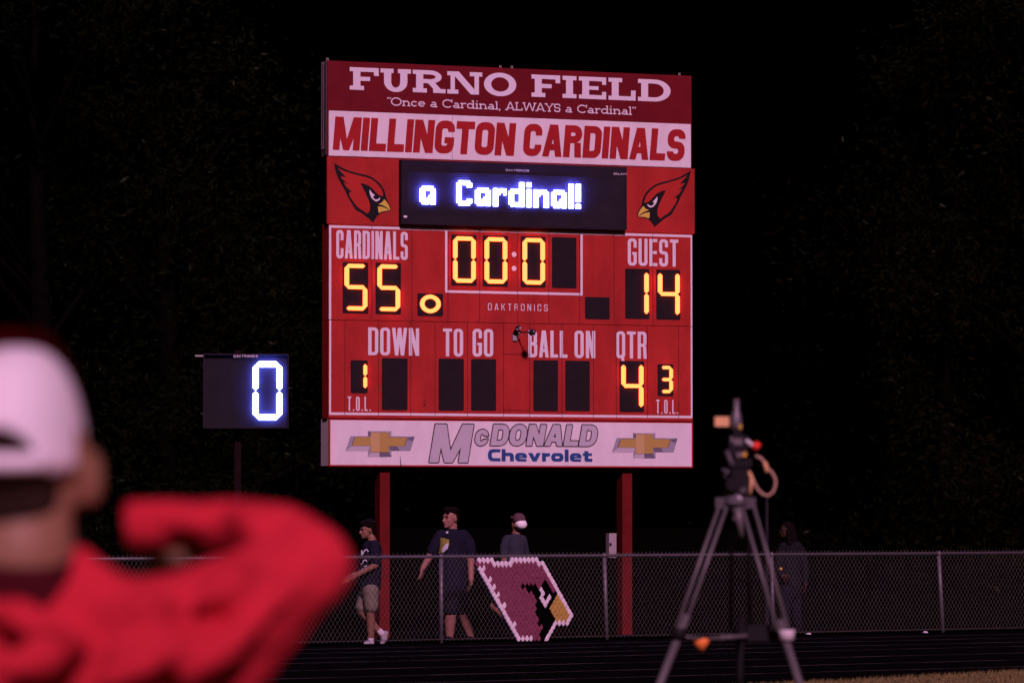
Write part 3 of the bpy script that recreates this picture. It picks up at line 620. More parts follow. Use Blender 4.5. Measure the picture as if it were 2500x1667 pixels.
# ------------------------------------------------------------------ fence
F1 = ground(1077, 1569); F2 = ground(2302, 1543.6)
FD = (F2 - F1); FD.z = 0; FD.normalize(); FTH = math.atan2(FD.y, FD.x)
FH = 1.152
FP = Plane((F1.x, F1.y, 0), FTH)
fence = empty('chain_link_fence', (F1.x, F1.y, 0), FTH); tag(fence, 'grey chain link fence with round top rail running along the black track', 'fence')
S0, S1 = -12.2, 12.2
mb = MB(); mb.tube([(S0, 0, FH - .021), (S1, 0, FH - .021)], .021, 10); mb.build('top_rail', M['galv'], fence, True)
for k, sx in enumerate((-12.19, -9.14, -6.1, -3.05, 0, None, None, 8.7, 11.75)):
    top = bot = sx
    if k == 5: top, bot = FP(1475.5, 1360)[0], FP(1481.5, 1556)[0]
    if k == 6: top, bot = FP(1884, 1360)[0], FP(1888, 1550)[0]
    if k == 7: top, bot = FP(2292, 1360)[0], FP(2302, 1540)[0]
    if k == 4: top, bot = FP(1077, 1360)[0], FP(1077.5, 1560)[0]
    mb = MB(); mb.tube([(bot, 0, 0), (top, 0, FH - .045)], .028, 10); mb.tube([(top - .0, 0, FH - .05), (top, 0, FH - .0), (top, 0, FH + .012)], [.031, .031, .012], 10)
    mb.build('fence_post', M['galv'], fence, True)
CWD, CHT = .0672, .0985
LS0, LZ0 = FP(1140 + 820 / 6.533, 1340 + 1425 / 6.533, -.035)            # diamond width, height
mb = MB(); za, zb = .03, FH + .028; rat = CWD / CHT
for k in range(int((S0 - LS0) / CWD) - 14, int((S1 - LS0) / CWD) + 15):
    for dirn in (1, -1):
        c0 = LS0 + (k + .5) * CWD
        p = (c0 + dirn * (za - LZ0) * rat, -.034 - dirn * .002, za); q = (c0 + dirn * (zb - LZ0) * rat, -.034 - dirn * .001, zb)
        if min(p[0], q[0]) < S0 or max(p[0], q[0]) > S1: continue
        mb.tube([p, q], .0018, 3)
mesh_o = mb.build('chain_link_mesh', M['wire'], fence)
mb = MB(); mb.tube([(S0, -.026, .05), (S1, -.026, .05)], .003, 4); mb.build('tension_wire', M['wire'], fence)

# ------------------------------------------------------------------ cups pushed into the fence (bird picture)
def inside(p, poly):
    c = False; n = len(poly)
    for i in range(n):
        x1, y1 = poly[i]; x2, y2 = poly[i - 1]
        if (y1 > p[1]) != (y2 > p[1]) and p[0] < (x2 - x1) * (p[1] - y1) / (y2 - y1) + x1: c = not c
    return c
OUTL = [(140, 130), (405, 130), (450, 205), (690, 205), (715, 125), (1150, 125), (1195, 195), (1215, 155), (1265, 195), (1490, 590), (1745, 1050), (1720, 1100), (1645, 1235), (1440, 1235), (1335, 1450), (785, 1465), (640, 1150), (460, 850), (290, 570), (140, 310)]
BLK = [(825, 625), (940, 550), (1085, 535), (1135, 600), (1190, 575), (1235, 520), (1290, 600), (1340, 665), (1420, 700), (1315, 905), (1445, 1140), (1300, 1380), (1245, 1450), (1195, 1440), (1150, 1310), (1190, 1240), (1130, 1170), (1090, 1000), (1080, 740), (1000, 690), (950, 645), (895, 640)]
GLD = [(1450, 690), (1530, 780), (1690, 1050), (1650, 1170), (1455, 1165), (1310, 905)]
EYE = [(1190, 620), (1225, 680), (1190, 740), (1255, 860), (1330, 730)]
def segd(p, a, b):
    a, b, p = Vector(a), Vector(b), Vector(p); d_ = b - a; t = max(0, min(1, (p - a).dot(d_) / d_.dot(d_))); return (a + d_ * t - p).length
def proj(P):
    v = P - CAM; c, s_ = math.cos(PITCH), math.sin(PITCH)
    dep = v.y * c + v.z * s_; up = -v.y * s_ + v.z * c
    return 1250 + F * v.x / dep, 833.5 - F * up / dep
def z6(P): x, y = proj(P); return ((x - 1140) * 6.533, (y - 1340) * 6.533)
def cup_mesh(name, m):
    mb = MB(); rings = []
    for (k, y) in ((.62, .055), (.96, .012), (1.0, -.004), (.97, -.012), (.86, -.019), (.62, -.0215)):
        ring = []
        for j in range(16):
            a_ = 2 * math.pi * j / 16; c, s_ = math.cos(a_), math.sin(a_)
            e = .72
            ring.append((k * CWD * .49 * math.copysign(abs(c) ** (1 / e), c) , y, k * CHT * .49 * math.copysign(abs(s_) ** (1 / e), s_)))
        rings.append(ring)
    mb.loft(rings)
    me = bpy.data.meshes.new(name); me.from_pydata(mb.v, [], mb.f); me.materials.append(m)
    for p in me.polygons[:-1]: p.use_smooth = True
    return me
CUP = {c: cup_mesh('cup', M['cup_' + c]) for c in ('white', 'maroon', 'black', 'gold')}
TXT = {'white': 'white plastic cup in the fence, outlining the bird picture or its eye', 'maroon': 'maroon plastic cup in the fence, filling the bird picture head',
       'black': 'black plastic cup in the fence, in the dark bird mask', 'gold': 'gold plastic cup in the fence, in the bird beak'}
cells = {}; allc = {}
for j in range(-1, 27):
    for i in range(-20, 40):
        s_ = LS0 + (i + .5 * (j % 2)) * CWD; zc = LZ0 + j * CHT / 2
        q = z6(FP.o + FP.u * s_ + Vector((0, 0, zc)) + FP.b * -.035)
        if 0 < q[0] < 1900 and 60 < q[1] < 1520:
            allc[(i, j)] = (s_, zc, q)
            if inside(q, OUTL): cells[(i, j)] = allc[(i, j)]
white = set()
def near(p): return min(allc, key=lambda k: ((allc[k][2][0] - p[0]) / 66) ** 2 + ((allc[k][2][1] - p[1]) / 60) ** 2)
def walk(start, moves):
    i, j = near(start); out = [(i, j)]
    for mv, n_ in moves:
        for _ in range(n_):
            o_ = j % 2
            if mv == 'R': i += 1
            elif mv == 'L': i -= 1
            else:
                if mv[1] == 'R': i += o_
                else: i -= 1 - o_
                j += 1 if mv[0] == 'U' else -1
            out.append((i, j))
    return [k for k in out if k in allc]
white |= set(walk((185, 180), [('R', 3), ('DR', 1), ('R', 4), ('UR', 1), ('R', 6), ('DR', 1), ('R', 1), ('DR', 14), ('DL', 2), ('L', 3), ('DL', 5)]))
white |= set(walk((190, 290), [('DR', 19), ('R', 3)]))
for p in ((262, 285), (355, 465), (425, 580), (497, 690), (622, 915), (785, 1190)): white.add(near(p))
EYEC = set(walk((1190, 620), [('DR', 1), ('DL', 1), ('DR', 2), ('UR', 2)]))
cen = (800, 800)
for k in list(cells):
    q = cells[k][2]
    # cups outside the white border line are left out
    if k in white: continue
    lx = 190 + (q[1] - 290) * (820 - 190) / (1425 - 290)
    rx_ = 1262 + (q[1] - 275) * (1690 - 1262) / (1060 - 275)
    if (q[1] > 260 and q[0] < lx) or (190 < q[1] < 1175 and q[0] > min(rx_, 1690 - (q[1] - 1060) * .56 if q[1] > 1060 else 9999) - 4) or (q[1] < 175) or (q[1] > 1150 and q[0] > 1440 - (q[1] - 1190) * .58) or (q[0] > 1130 and q[1] < 235): del cells[k]
for k in white | EYEC: cells[k] = allc[k]
for (i, j), (s_, zc, q) in cells.items():
    if (i, j) in white or (i, j) in EYEC: c = 'white'
    elif inside(q, BLK): c = 'black'
    elif inside(q, GLD) or (q[0] > 1440 and q[1] > 700): c = 'gold'
    else: c = 'maroon'
    o = bpy.data.objects.new('plastic_cup', CUP[c]); COL.objects.link(o)
    o.location = FP.o + FP.u * s_ + Vector((0, 0, zc)) + FP.b * (-.030 + random.uniform(-.004, .004))
    o.rotation_euler = (R(random.uniform(-7, 7)), R(random.uniform(-5, 5)), FTH + R(random.uniform(-8, 8)))
    tag(o, TXT[c], 'cup', c + ' cups in the fence')

# ------------------------------------------------------------------ ground
def sheet(name, pts, z, m):
    mb = MB(); mb.face([(p[0], p[1], z) for p in pts]); return struct(mb.build(name, m))
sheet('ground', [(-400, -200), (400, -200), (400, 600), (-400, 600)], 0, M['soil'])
g1 = ground(1930, 1669); g2 = ground(2500, 1639); gd = (g2 - g1).normalized(); gd.z = 0
fa = FP.o + FP.u * -60 - FP.b * .1; fb = FP.o + FP.u * 60 - FP.b * .1
ga = g1 - gd * 60; gb = g2 + gd * 50
near_r = [(ga.x, ga.y), (gb.x, gb.y)]
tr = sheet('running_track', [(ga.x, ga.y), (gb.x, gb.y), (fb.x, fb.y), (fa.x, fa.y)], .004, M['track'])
gn = Vector((gd.y, -gd.x, 0))
tf = sheet('infield_turf', [(ga.x, ga.y), (ga.x + gn.x * 60, ga.y + gn.y * 60), (gb.x + gn.x * 60, gb.y + gn.y * 60), (gb.x, gb.y)], .006, M['turf'])
for k, off in enumerate((1.45, 2.8, 4.3, 5.7, 7.7, 9.6, 11.3)):
    mb = MB(); n = 60; p = FP.o - FP.b * off
    for s_ in range(n):
        a_ = -26 + 37 * s_ / n; b_ = -26 + 37 * (s_ + 1) / n
        w_ = .022 + .008 * math.sin(s_ * 1.7 + k)
        A_, B_ = p + FP.u * a_, p + FP.u * b_
        mb.face([A_ - FP.b * w_ + Vector((0, 0, .008)), B_ - FP.b * w_ + Vector((0, 0, .008)), B_ + FP.b * w_ + Vector((0, 0, .008)), A_ + FP.b * w_ + Vector((0, 0, .008))])
    o = mb.build('lane_line', M['lane'], tr)
mb = MB(); rg = random.Random(3)
for k in range(26000):
    t = rg.uniform(-1.5, 9.5); dd = abs(rg.gauss(0, 2.4)) + rg.uniform(-.12, .0)
    p = g1 + gd * t + gn * dd; h = rg.uniform(.02, .05); an = rg.uniform(0, 6.28); lx, ly = rg.gauss(0, .022), rg.gauss(0, .022); wv = .004
    mb.face([(p.x - wv * math.cos(an), p.y - wv * math.sin(an), .005), (p.x + wv * math.cos(an), p.y + wv * math.sin(an), .005), (p.x + lx, p.y + ly, .005 + h)])
tag(mb.build('grass', M['blade']), 'short dry grass along the inner edge of the track', 'grass', kind='stuff')

# ------------------------------------------------------------------ trees
def tree(label, px, Y, hgt, rad, leafm, n, seed, zb=1.5):
    rg = random.Random(seed); base = at(px, 1258, Y); root = empty('dark_tree', (base.x, Y, 0))
    tag(root, label, 'tree', 'dark trees behind the field')
    mb = MB(); mb.tube([(0, 0, 0), (.1, 0, hgt * .3), (-.1, .1, hgt * .6), (0, 0, hgt * .9)], [.28, .22, .13, .04], 8)
    clumps = []
    for k in range(34):
        z = rg.uniform(zb, hgt); f = 1 - ((z - zb) / (hgt - zb) - .35) ** 2 * 1.3
        a_ = rg.uniform(0, 6.28); r_ = rad * max(.25, f) * rg.uniform(.35, 1.0)
        c = Vector((r_ * math.cos(a_), r_ * math.sin(a_), z)); clumps.append((c, rg.uniform(.6, 1.5)))
        mb.tube([(0, 0, max(.8, z * .75)), tuple(c * .6 + Vector((0, 0, z * .35))), tuple(c)], [.08, .05, .015], 5)
    mb.build('trunk', M['bark'], root, True)
    mb = MB(); mb2 = MB()
    for k in range(n):
        c, cr = clumps[rg.randrange(len(clumps))]
        p = c + Vector((rg.gauss(0, cr * .6), rg.gauss(0, cr * .6), rg.gauss(0, cr * .42)))
        s_ = rg.uniform(.035, .085); u_ = Vector((rg.gauss(0, 1), rg.gauss(0, 1), rg.gauss(0, .7))).normalized(); v_ = u_.cross(Vector((rg.gauss(0, 1), rg.gauss(0, 1), rg.gauss(0, 1)))).normalized()
        t_ = mb2 if rg.random() < .012 else mb
        t_.face([p - u_ * s_ * 1.4, p + v_ * s_ * .5, p + u_ * s_ * 1.4, p - v_ * s_ * .5])
    cr_ = mb.build('crown', leafm, root); mb2.build('pale_leaves', M['leafb'], root)
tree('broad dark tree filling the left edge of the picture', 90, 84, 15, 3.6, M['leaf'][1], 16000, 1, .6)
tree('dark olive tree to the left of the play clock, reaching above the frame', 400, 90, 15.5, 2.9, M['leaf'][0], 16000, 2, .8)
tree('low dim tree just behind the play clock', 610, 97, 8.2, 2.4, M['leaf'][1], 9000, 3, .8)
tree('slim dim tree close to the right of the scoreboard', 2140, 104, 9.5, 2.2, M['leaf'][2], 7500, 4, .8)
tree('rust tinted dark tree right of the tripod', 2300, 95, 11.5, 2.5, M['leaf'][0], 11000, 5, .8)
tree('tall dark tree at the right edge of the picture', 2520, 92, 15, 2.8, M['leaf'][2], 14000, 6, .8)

# ------------------------------------------------------------------ people (one continuous voxel-remeshed surface per body)
def sphere_pts(c, r, basis, n=12, m=7):
    rings = []
    for k in range(1, m):
        ph = math.pi * k / m
        rings.append([c + basis[0] * (r[0] * math.sin(ph) * math.cos(2 * math.pi * j / n)) + basis[1] * (r[1] * math.sin(ph) * math.sin(2 * math.pi * j / n)) + basis[2] * (-r[2] * math.cos(ph)) for j in range(n)])
    return rings
XYZ = (Vector((1, 0, 0)), Vector((0, 1, 0)), Vector((0, 0, 1)))
class Body:
    def __init__(s): s.m = MB()
    def ell(s, c, r, basis=XYZ):
        c = Vector(c); r = (r, r, r) if not isinstance(r, (tuple, list)) else r
        s.m.loft(sphere_pts(c, r, basis, 16, 10))
    def cap(s, pts, rs, n=14):
        pts = [Vector(p) for p in pts]
        rs = rs if isinstance(rs, (list, tuple)) else [rs] * len(pts)
        for i in range(len(pts) - 1):
            d = pts[i + 1] - pts[i]; ln = d.length
            if ln < 1e-5: continue
            d.normalize(); a_ = d.orthogonal().normalized(); b_ = d.cross(a_); rings = []
            for k in range(1, 5): t = math.pi / 2 * k / 4; rings.append((pts[i] - d * rs[i] * math.cos(t), rs[i] * math.sin(t)))
            for k in range(0, 4): t = math.pi / 2 * k / 4; rings.append((pts[i + 1] + d * rs[i + 1] * math.sin(t), rs[i + 1] * math.cos(t)))
            s.m.loft([[p + (a_ * math.cos(2 * math.pi * j / n) + b_ * math.sin(2 * math.pi * j / n)) * q for j in range(n)] for p, q in rings])
    def hand(s, wrist, d, side, sc=1.0, curl=.35, thumb=1):
        """palm, four unequal bent fingers and a thumb; d along the hand, side across the palm"""
        wrist, d, side = Vector(wrist), Vector(d).normalized(), Vector(side); side = (side - d * side.dot(d)).normalized(); nn = d.cross(side)
        s.ell(wrist + d * .045 * sc, (.042 * sc, .016 * sc, .052 * sc), (side, nn, d))
        for k, (o_, ln) in enumerate(((-.030, .066), (-.010, .076), (.010, .072), (.029, .056))):
            b0 = wrist + d * .083 * sc + side * o_ * sc; d1 = (d + nn * curl).normalized(); d2 = (d + nn * curl * 2.6).normalized()
            b1 = b0 + d1 * ln * .55 * sc; b2 = b1 + d2 * ln * .5 * sc
            s.cap([b0 - d * .02 * sc, b0, b1, b2], [.009 * sc, .0088 * sc, .008 * sc, .0068 * sc], 8)
        t0 = wrist + d * .03 * sc - side * .032 * sc * thumb; t1 = t0 + (d * .7 - side * .75 * thumb + nn * .3).normalized() * .042 * sc; t2 = t1 + (d - side * .2 * thumb + nn * .4).normalized() * .032 * sc
        s.cap([t0, t1, t2], [.0125 * sc, .0105 * sc, .0085 * sc], 8)
    def head(s, c, f, sc=1.0, up=(0, 0, 1)):
        """c skull centre, f facing direction"""
        c, f, up = Vector(c), Vector(f).normalized(), Vector(up).normalized(); r = f.cross(up).normalized(); up = r.cross(f)
        B = (r, f, up)
        s.ell(c + up * .015 * sc - f * .008 * sc, (.074 * sc, .094 * sc, .098 * sc), B)
        s.ell(c + f * .03 * sc - up * .045 * sc, (.060 * sc, .062 * sc, .075 * sc), B)
        s.ell(c + f * .070 * sc - up * .098 * sc, (.024 * sc, .022 * sc, .02 * sc), B)
        s.cap([c + f * .086 * sc + up * .0 * sc, c + f * .108 * sc - up * .036 * sc], [.010 * sc, .016 * sc], 8)
        s.ell(c + f * .095 * sc - up * .04 * sc, (.018 * sc, .012 * sc, .010 * sc), B)
        s.cap([c + f * .083 * sc + up * .014 * sc - r * .034 * sc, c + f * .083 * sc + up * .014 * sc + r * .034 * sc], .012 * sc, 8)
        for q in (-1, 1):
            s.ell(c + r * q * .076 * sc - f * .012 * sc - up * .016 * sc, (.011 * sc, .020 * sc, .032 * sc), (r, (f - r * q * -.4).normalized(), up))
            s.ell(c + r * q * .036 * sc + f * .062 * sc - up * .03 * sc, (.022 * sc, .022 * sc, .02 * sc), B)
        s.cap([c + f * .088 * sc - up * .066 * sc - r * .018 * sc, c + f * .088 * sc - up * .066 * sc + r * .018 * sc], .0085 * sc, 8)
        s.cap([c + f * .086 * sc - up * .078 * sc - r * .015 * sc, c + f * .086 * sc - up * .078 * sc + r * .015 * sc], .008 * sc, 8)
        return B
    def build(s, name, m, parent, vox=.008, smooth=2, mats=None):
        o = s.m.build(name, m, None)
        md_ = o.modifiers.new('r', 'REMESH'); md_.mode = 'VOXEL'; md_.voxel_size = vox; md_.use_smooth_shade = True
        if smooth:
            sm_ = o.modifiers.new('s', 'SMOOTH'); sm_.factor = .5; sm_.iterations = smooth
        dg_ = bpy.context.evaluated_depsgraph_get(); dg_.update()
        me = bpy.data.meshes.new_from_object(o.evaluated_get(dg_)); o.modifiers.clear()
        old = o.data; o.data = me; bpy.data.meshes.remove(old)
        if not me.materials: me.materials.append(m)
        for p in me.polygons: p.use_smooth = True
        o.parent = parent
        return o
def face_bits(par, c, B, sc, brow=True, mouth=True, m='hair'):
    r, f, up = B; c = Vector(c)
    for q in (-1, 1):
        b_ = MB(); b_.loft(sphere_pts(c + r * q * .032 * sc + f * .084 * sc - up * .002 * sc, (.013 * sc, .006 * sc, .0065 * sc), B, 10, 6)); b_.build('eye', M['hair'], par, True)
        b_ = MB(); b_.tube([c + r * q * .016 * sc + f * .098 * sc + up * .016 * sc, c + r * q * .034 * sc + f * .096 * sc + up * .021 * sc, c + r * q * .05 * sc + f * .083 * sc + up * .016 * sc], .0045 * sc, 6); b_.build('eyebrow', M['hair'], par, True)
    b_ = MB(); b_.tube([c - r * .02 * sc + f * .094 * sc - up * .072 * sc, c + f * .1 * sc - up * .072 * sc, c + r * .02 * sc + f * .094 * sc - up * .072 * sc], .0045 * sc, 6); b_.build('mouth', M['seam'], par, True)
class Fig:
    def __init__(s, label, px0, Y):
        g = at(px0, 1258, Y); s.s = F / Y; s.px0 = px0; s.yb = 1258 + F * CAMZ / Y
        s.root = empty('person', (g.x, Y, 0)); tag(s.root, label, 'person')
    def __call__(s, px, py, dy=0.0): return Vector(((px - s.px0) / s.s, dy, (s.yb - py) / s.s))

# --- young man in a dark printed shirt and khaki shorts, walking left
A = Fig('person with dark hair walking left in dark printed t-shirt and khaki shorts', 897, 57.75)
b = Body(); fdir = (-.9, -.42, -.08); hc = A(897, 1292, -.02); HB = b.head(hc, fdir, .98)
b.cap([A(905, 1308), A(911, 1326)], [.052, .058])
b.cap([A(909, 1338), A(907, 1390), A(903, 1430)], [.12, .125, .135])
b.cap([A(917, 1336, -.12), A(919, 1378, -.17)], [.046, .040]); b.cap([A(919, 1378, -.17), A(884, 1396, -.25), A(858, 1411, -.27)], [.040, .036, .026])
b.hand(A(858, 1411, -.27), (-1, -.05, -.35), (0, .3, 1), .95, .3, -1)
b.cap([A(903, 1336, .14), A(900, 1380, .17), A(873, 1400, .1)], [.046, .038, .027]); b.hand(A(873, 1400, .1), (-1, -.1, -.3), (0, .3, 1), .95)
b.cap([A(905, 1436, -.07), A(905, 1494, -.05), A(906, 1520, -.03), A(906, 1563, -.02)], [.085, .056, .058, .036])
b.cap([A(899, 1438, .08), A(883, 1492, .05), A(905, 1518, .08), A(931, 1544, .08)], [.082, .056, .054, .036])
body = b.build('body', M['skin1'], A.root); face_bits(A.root, hc, HB, .98)
b = Body(); r_, f_, u_ = HB
b.ell(hc + u_ * .058 - f_ * .030, (.090, .100, .085), HB); b.ell(hc - f_ * .072 - u_ * .005, (.080, .048, .09), HB); b.ell(hc + u_ * .075 + f_ * .055, (.068, .05, .04), HB)
for k in range(26):
    a_ = k * 2.4; b.ell(hc + u_ * (.06 + .05 * math.sin(k * 1.3)) - f_ * (.03 + .08 * math.cos(a_)) + r_ * .076 * math.sin(a_), .02)
b.build('hair', M['hair'], A.root, .007)
b = Body(); b.cap([A(911, 1330, 0), A(908, 1340), A(907, 1385), A(903, 1432)], [.085, .132, .136, .146]); b.cap([A(914, 1334, -.09), A(918, 1352, -.15), A(919, 1368, -.165)], [.08, .068, .066]); b.cap([A(905, 1334, .1), A(902, 1362, .16)], [.08, .065])
b.build('shirt', M['navy'], A.root, .009)
b = Body(); b.cap([A(903, 1432), A(903, 1442)], [.135, .135]); b.cap([A(905, 1440, -.07), A(907, 1478, -.06)], [.11, .097]); b.cap([A(899, 1440, .08), A(884, 1480, .06)], [.105, .092])
b.build('shorts', M['khaki'], A.root, .009)
b = Body(); b.cap([A(908, 1569, -.02), A(893, 1571, -.04)], [.035, .030]); b.ell(A(901, 1567, -.03), (.07, .038, .032)); b.build('shoe', M['shoe'], A.root, .006)
b = Body(); b.cap([A(942, 1545, .08), A(933, 1569, .08)], [.038, .032]); b.ell(A(938, 1556, .08), (.045, .04, .06)); b.build('shoe', M['shoe'], A.root, .006)
for p0, p1 in ((A(906, 1555, -.02), A(906, 1564, -.02)), (A(924, 1537, .08), A(932, 1545, .08))):
    b = Body(); b.cap([p0, p1], [.041, .042]); b.build('sock', M['sock'], A.root, .006)
mb = MB()
def decal(f, pts, y, mb): mb.tube([Vector((f(*p).x, y + (p[2] if len(p) > 2 else 0), f(*p).z)) for p in pts], .009, 5)
decal(A, [(884, 1342), (884, 1355)], -.125, mb); decal(A, [(885, 1353), (891, 1343), (896, 1340), (900, 1346)], -.135, mb)
mb.build('shirt_print', M['printw'], A.root)
mb = MB(); decal(A, [(892 + 5.2 * math.cos(k * .524), 1374 - 8 * math.sin(k * .524)) for k in range(13)], -.142, mb); decal(A, [(883, 1374), (884, 1382)], -.128, mb); decal(A, [(885, 1386), (888, 1393)], -.135, mb)
mb.build('shirt_print', M['printw'], A.root)

# --- tall man in navy t-shirt with a yellow print
B_ = Fig('tall person in navy t-shirt with yellow print and long dark shorts, looking left', 1100, 59.4)
b = Body(); fdir = (-.74, -.67, .02); hc = B_(1100, 1264, -.02); HB = b.head(hc, fdir, 1.17)
b.cap([B_(1104, 1282), B_(1103, 1302)], [.066, .074])
b.cap([B_(1103, 1320), B_(1104, 1370), B_(1104, 1425)], [.16, .18, .175])
b.cap([B_(1068, 1318, -.05), B_(1051, 1354, -.08), B_(1032, 1388, -.14)], [.058, .052, .034]); b.hand(B_(1032, 1388, -.14), (-.2, -.1, -1), (-.5, -1, 0), 1.05, .3)
b.cap([B_(1141, 1318, .0), B_(1150, 1372, -.02), B_(1150, 1414, -.1)], [.062, .054, .036]); b.hand(B_(1150, 1414, -.1), (-.12, -.1, -1), (.5, -1, 0), 1.1, .3, -1)
b.cap([B_(1096, 1430, -.08), B_(1101, 1492, -.08), B_(1099, 1520, -.06), B_(1098, 1556, -.06)], [.11, .075, .076, .048])
b.cap([B_(1114, 1430, .1), B_(1131, 1496, .12), B_(1139, 1522, .16), B_(1150, 1556, .2)], [.11, .072, .072, .045])
b.build('body', M['skin2'], B_.root); face_bits(B_.root, hc, HB, 1.17)
b = Body(); r_, f_, u_ = [v * 1.1 for v in HB]
b.ell(hc + u_ * .070 - f_ * .030, (.092, .104, .078), HB); b.ell(hc - f_ * .072 + u_ * .01, (.085, .050, .095), HB); b.ell(hc + u_ * .092 + f_ * .045, (.078, .060, .045), HB); b.ell(hc + u_ * .06 + f_ * .075 - r_ * .03, (.03, .02, .03), HB)
for k in range(26):
    a_ = k * 2.4; b.ell(hc + u_ * (.07 + .05 * math.sin(k * 1.3)) - f_ * (.03 + .08 * math.cos(a_)) + r_ * .08 * math.sin(a_), .022)
b.build('hair', M['hair'], B_.root, .007)
b = Body(); b.cap([B_(1103, 1304), B_(1103, 1318), B_(1104, 1365), B_(1105, 1425)], [.10, .17, .192, .198]); b.cap([B_(1078, 1312, -.02), B_(1066, 1326, -.05), B_(1056, 1344, -.075)], [.11, .088, .078]); b.cap([B_(1130, 1312, 0), B_(1143, 1326, 0), B_(1148, 1346, -.01)], [.11, .092, .082])
b.build('shirt', M['navy'], B_.root, .01)
b = Body(); b.cap([B_(1104, 1425), B_(1105, 1440)], [.185, .18]); b.cap([B_(1096, 1435, -.08), B_(1100, 1484, -.08)], [.13, .112]); b.cap([B_(1114, 1435, .1), B_(1129, 1484, .12)], [.13, .11]); b.build('shorts', M['navy2'], B_.root, .01)
b = Body(); b.ell(B_(1093, 1300, -.105), (.028, .02, .022)); b.build('collar', M['sock'], B_.root, .006)
for q in (B_(1095, 1558, -.09), B_(1147, 1559, .18)):
    b = Body(); b.ell(q, (.06, .12, .04)); b.build('shoe', M['shoed'], B_.root, .008)
def stuck(f, poly, depth_fn, name, m, par):
    """a print lying on the curved chest: subdivided fan wrapped to the shirt's radius"""
    mb = MB(); c = (sum(p[0] for p in poly) / len(poly), sum(p[1] for p in poly) / len(poly)); n = len(poly)
    rings = []
    for k in (1.0, .66, .33, .05):
        rings.append([Vector((f(c[0] + (p[0] - c[0]) * k, c[1] + (p[1] - c[1]) * k).x, depth_fn(c[0] + (p[0] - c[0]) * k), f(0, c[1] + (p[1] - c[1]) * k).z)) for p in poly])
    mb.loft(rings, cap=False); mb.build(name, m, par)
dfn = lambda px: -math.sqrt(max(.001, .198 ** 2 - ((px - 1104) / B_.s) ** 2)) - .004
stuck(B_, [(1075, 1312), (1085, 1312), (1097, 1317), (1097, 1330), (1090, 1340), (1084, 1348), (1071, 1350), (1064, 1342), (1065, 1330), (1070, 1322)], dfn, 'shirt_print', M['print'], B_.root)
dfn2 = lambda px: dfn(px) - .004
stuck(B_, [(1088, 1327), (1095, 1325), (1094, 1338), (1087, 1344), (1080, 1349), (1079, 1340)], dfn2, 'shirt_print', M['printw'], B_.root)

# --- man with a white-backed cap, turned away
C_ = Fig('person seen from behind in white-backed maroon cap and grey t-shirt', 1253, 60.6)
b = Body(); hc = C_(1266, 1278, .0); fdir = (-.66, .60, .40); HB = b.head(hc, fdir, 1.0)
b.cap([C_(1262, 1294), C_(1258, 1310)], [.055, .06]); b.cap([C_(1256, 1330), C_(1254, 1375), C_(1252, 1425)], [.14, .145, .145])
b.cap([C_(1232, 1326, -.05), C_(1231, 1372, -.1), C_(1226, 1405, -.2)], [.052, .045, .03]); b.hand(C_(1226, 1405, -.2), (-.2, -.3, -1), (1, 0, 0), 1)
b.cap([C_(1280, 1326, .05), C_(1284, 1372, .12), C_(1270, 1405, .2)], [.052, .045, .03]); b.hand(C_(1270, 1405, .2), (-.2, .3, -1), (1, 0, 0), 1)
b.cap([C_(1246, 1430, -.07), C_(1205, 1478, -.05), C_(1238, 1508, -.02), C_(1256, 1545, 0)], [.095, .052, .050, .034])
b.cap([C_(1258, 1430, .08), C_(1266, 1495, .08), C_(1266, 1545, .1)], [.095, .06, .038])
b.build('body', M['skin1'], C_.root)
b = Body(); r_, f_, u_ = HB; b.ell(hc - f_ * .04 - u_ * .06, (.078, .06, .06), HB); b.build('hair', M['hair'], C_.root, .007)
b = Body(); b.ell(hc + u_ * .060 + f_ * .018, (.090, .096, .088), HB); b.ell(hc + u_ * .04 + f_ * .10, (.06, .06, .012), HB); b.build('cap_front', M['capm'], C_.root, .007)
b = Body(); b.ell(hc + u_ * .016 - f_ * .045, (.088, .082, .070), HB); b.build('cap_back', M['capw'], C_.root, .007)
b = Body(); b.cap([C_(1258, 1312), C_(1256, 1330), C_(1254, 1375), C_(1252, 1425)], [.08, .155, .16, .165]); b.cap([C_(1240, 1320, -.02), C_(1232, 1336, -.06), C_(1231, 1352, -.08)], [.09, .07, .064]); b.cap([C_(1272, 1320, .02), C_(1282, 1352, .07)], [.09, .066]); b.build('shirt', M['greyshirt'], C_.root, .009)
b = Body(); b.cap([C_(1252, 1425), C_(1252, 1440)], [.155, .15]); b.cap([C_(1246, 1435, -.07), C_(1214, 1470, -.05)], [.115, .08]); b.cap([C_(1258, 1435, .08), C_(1266, 1490, .08)], [.115, .09]); b.build('shorts', M['navy2'], C_.root, .009)
for q in (C_(1248, 1549, -.02), C_(1262, 1553, .06)):
    b = Body(); b.ell(q, (.11, .045, .042)); b.build('shoe', M['sock'], C_.root, .008)

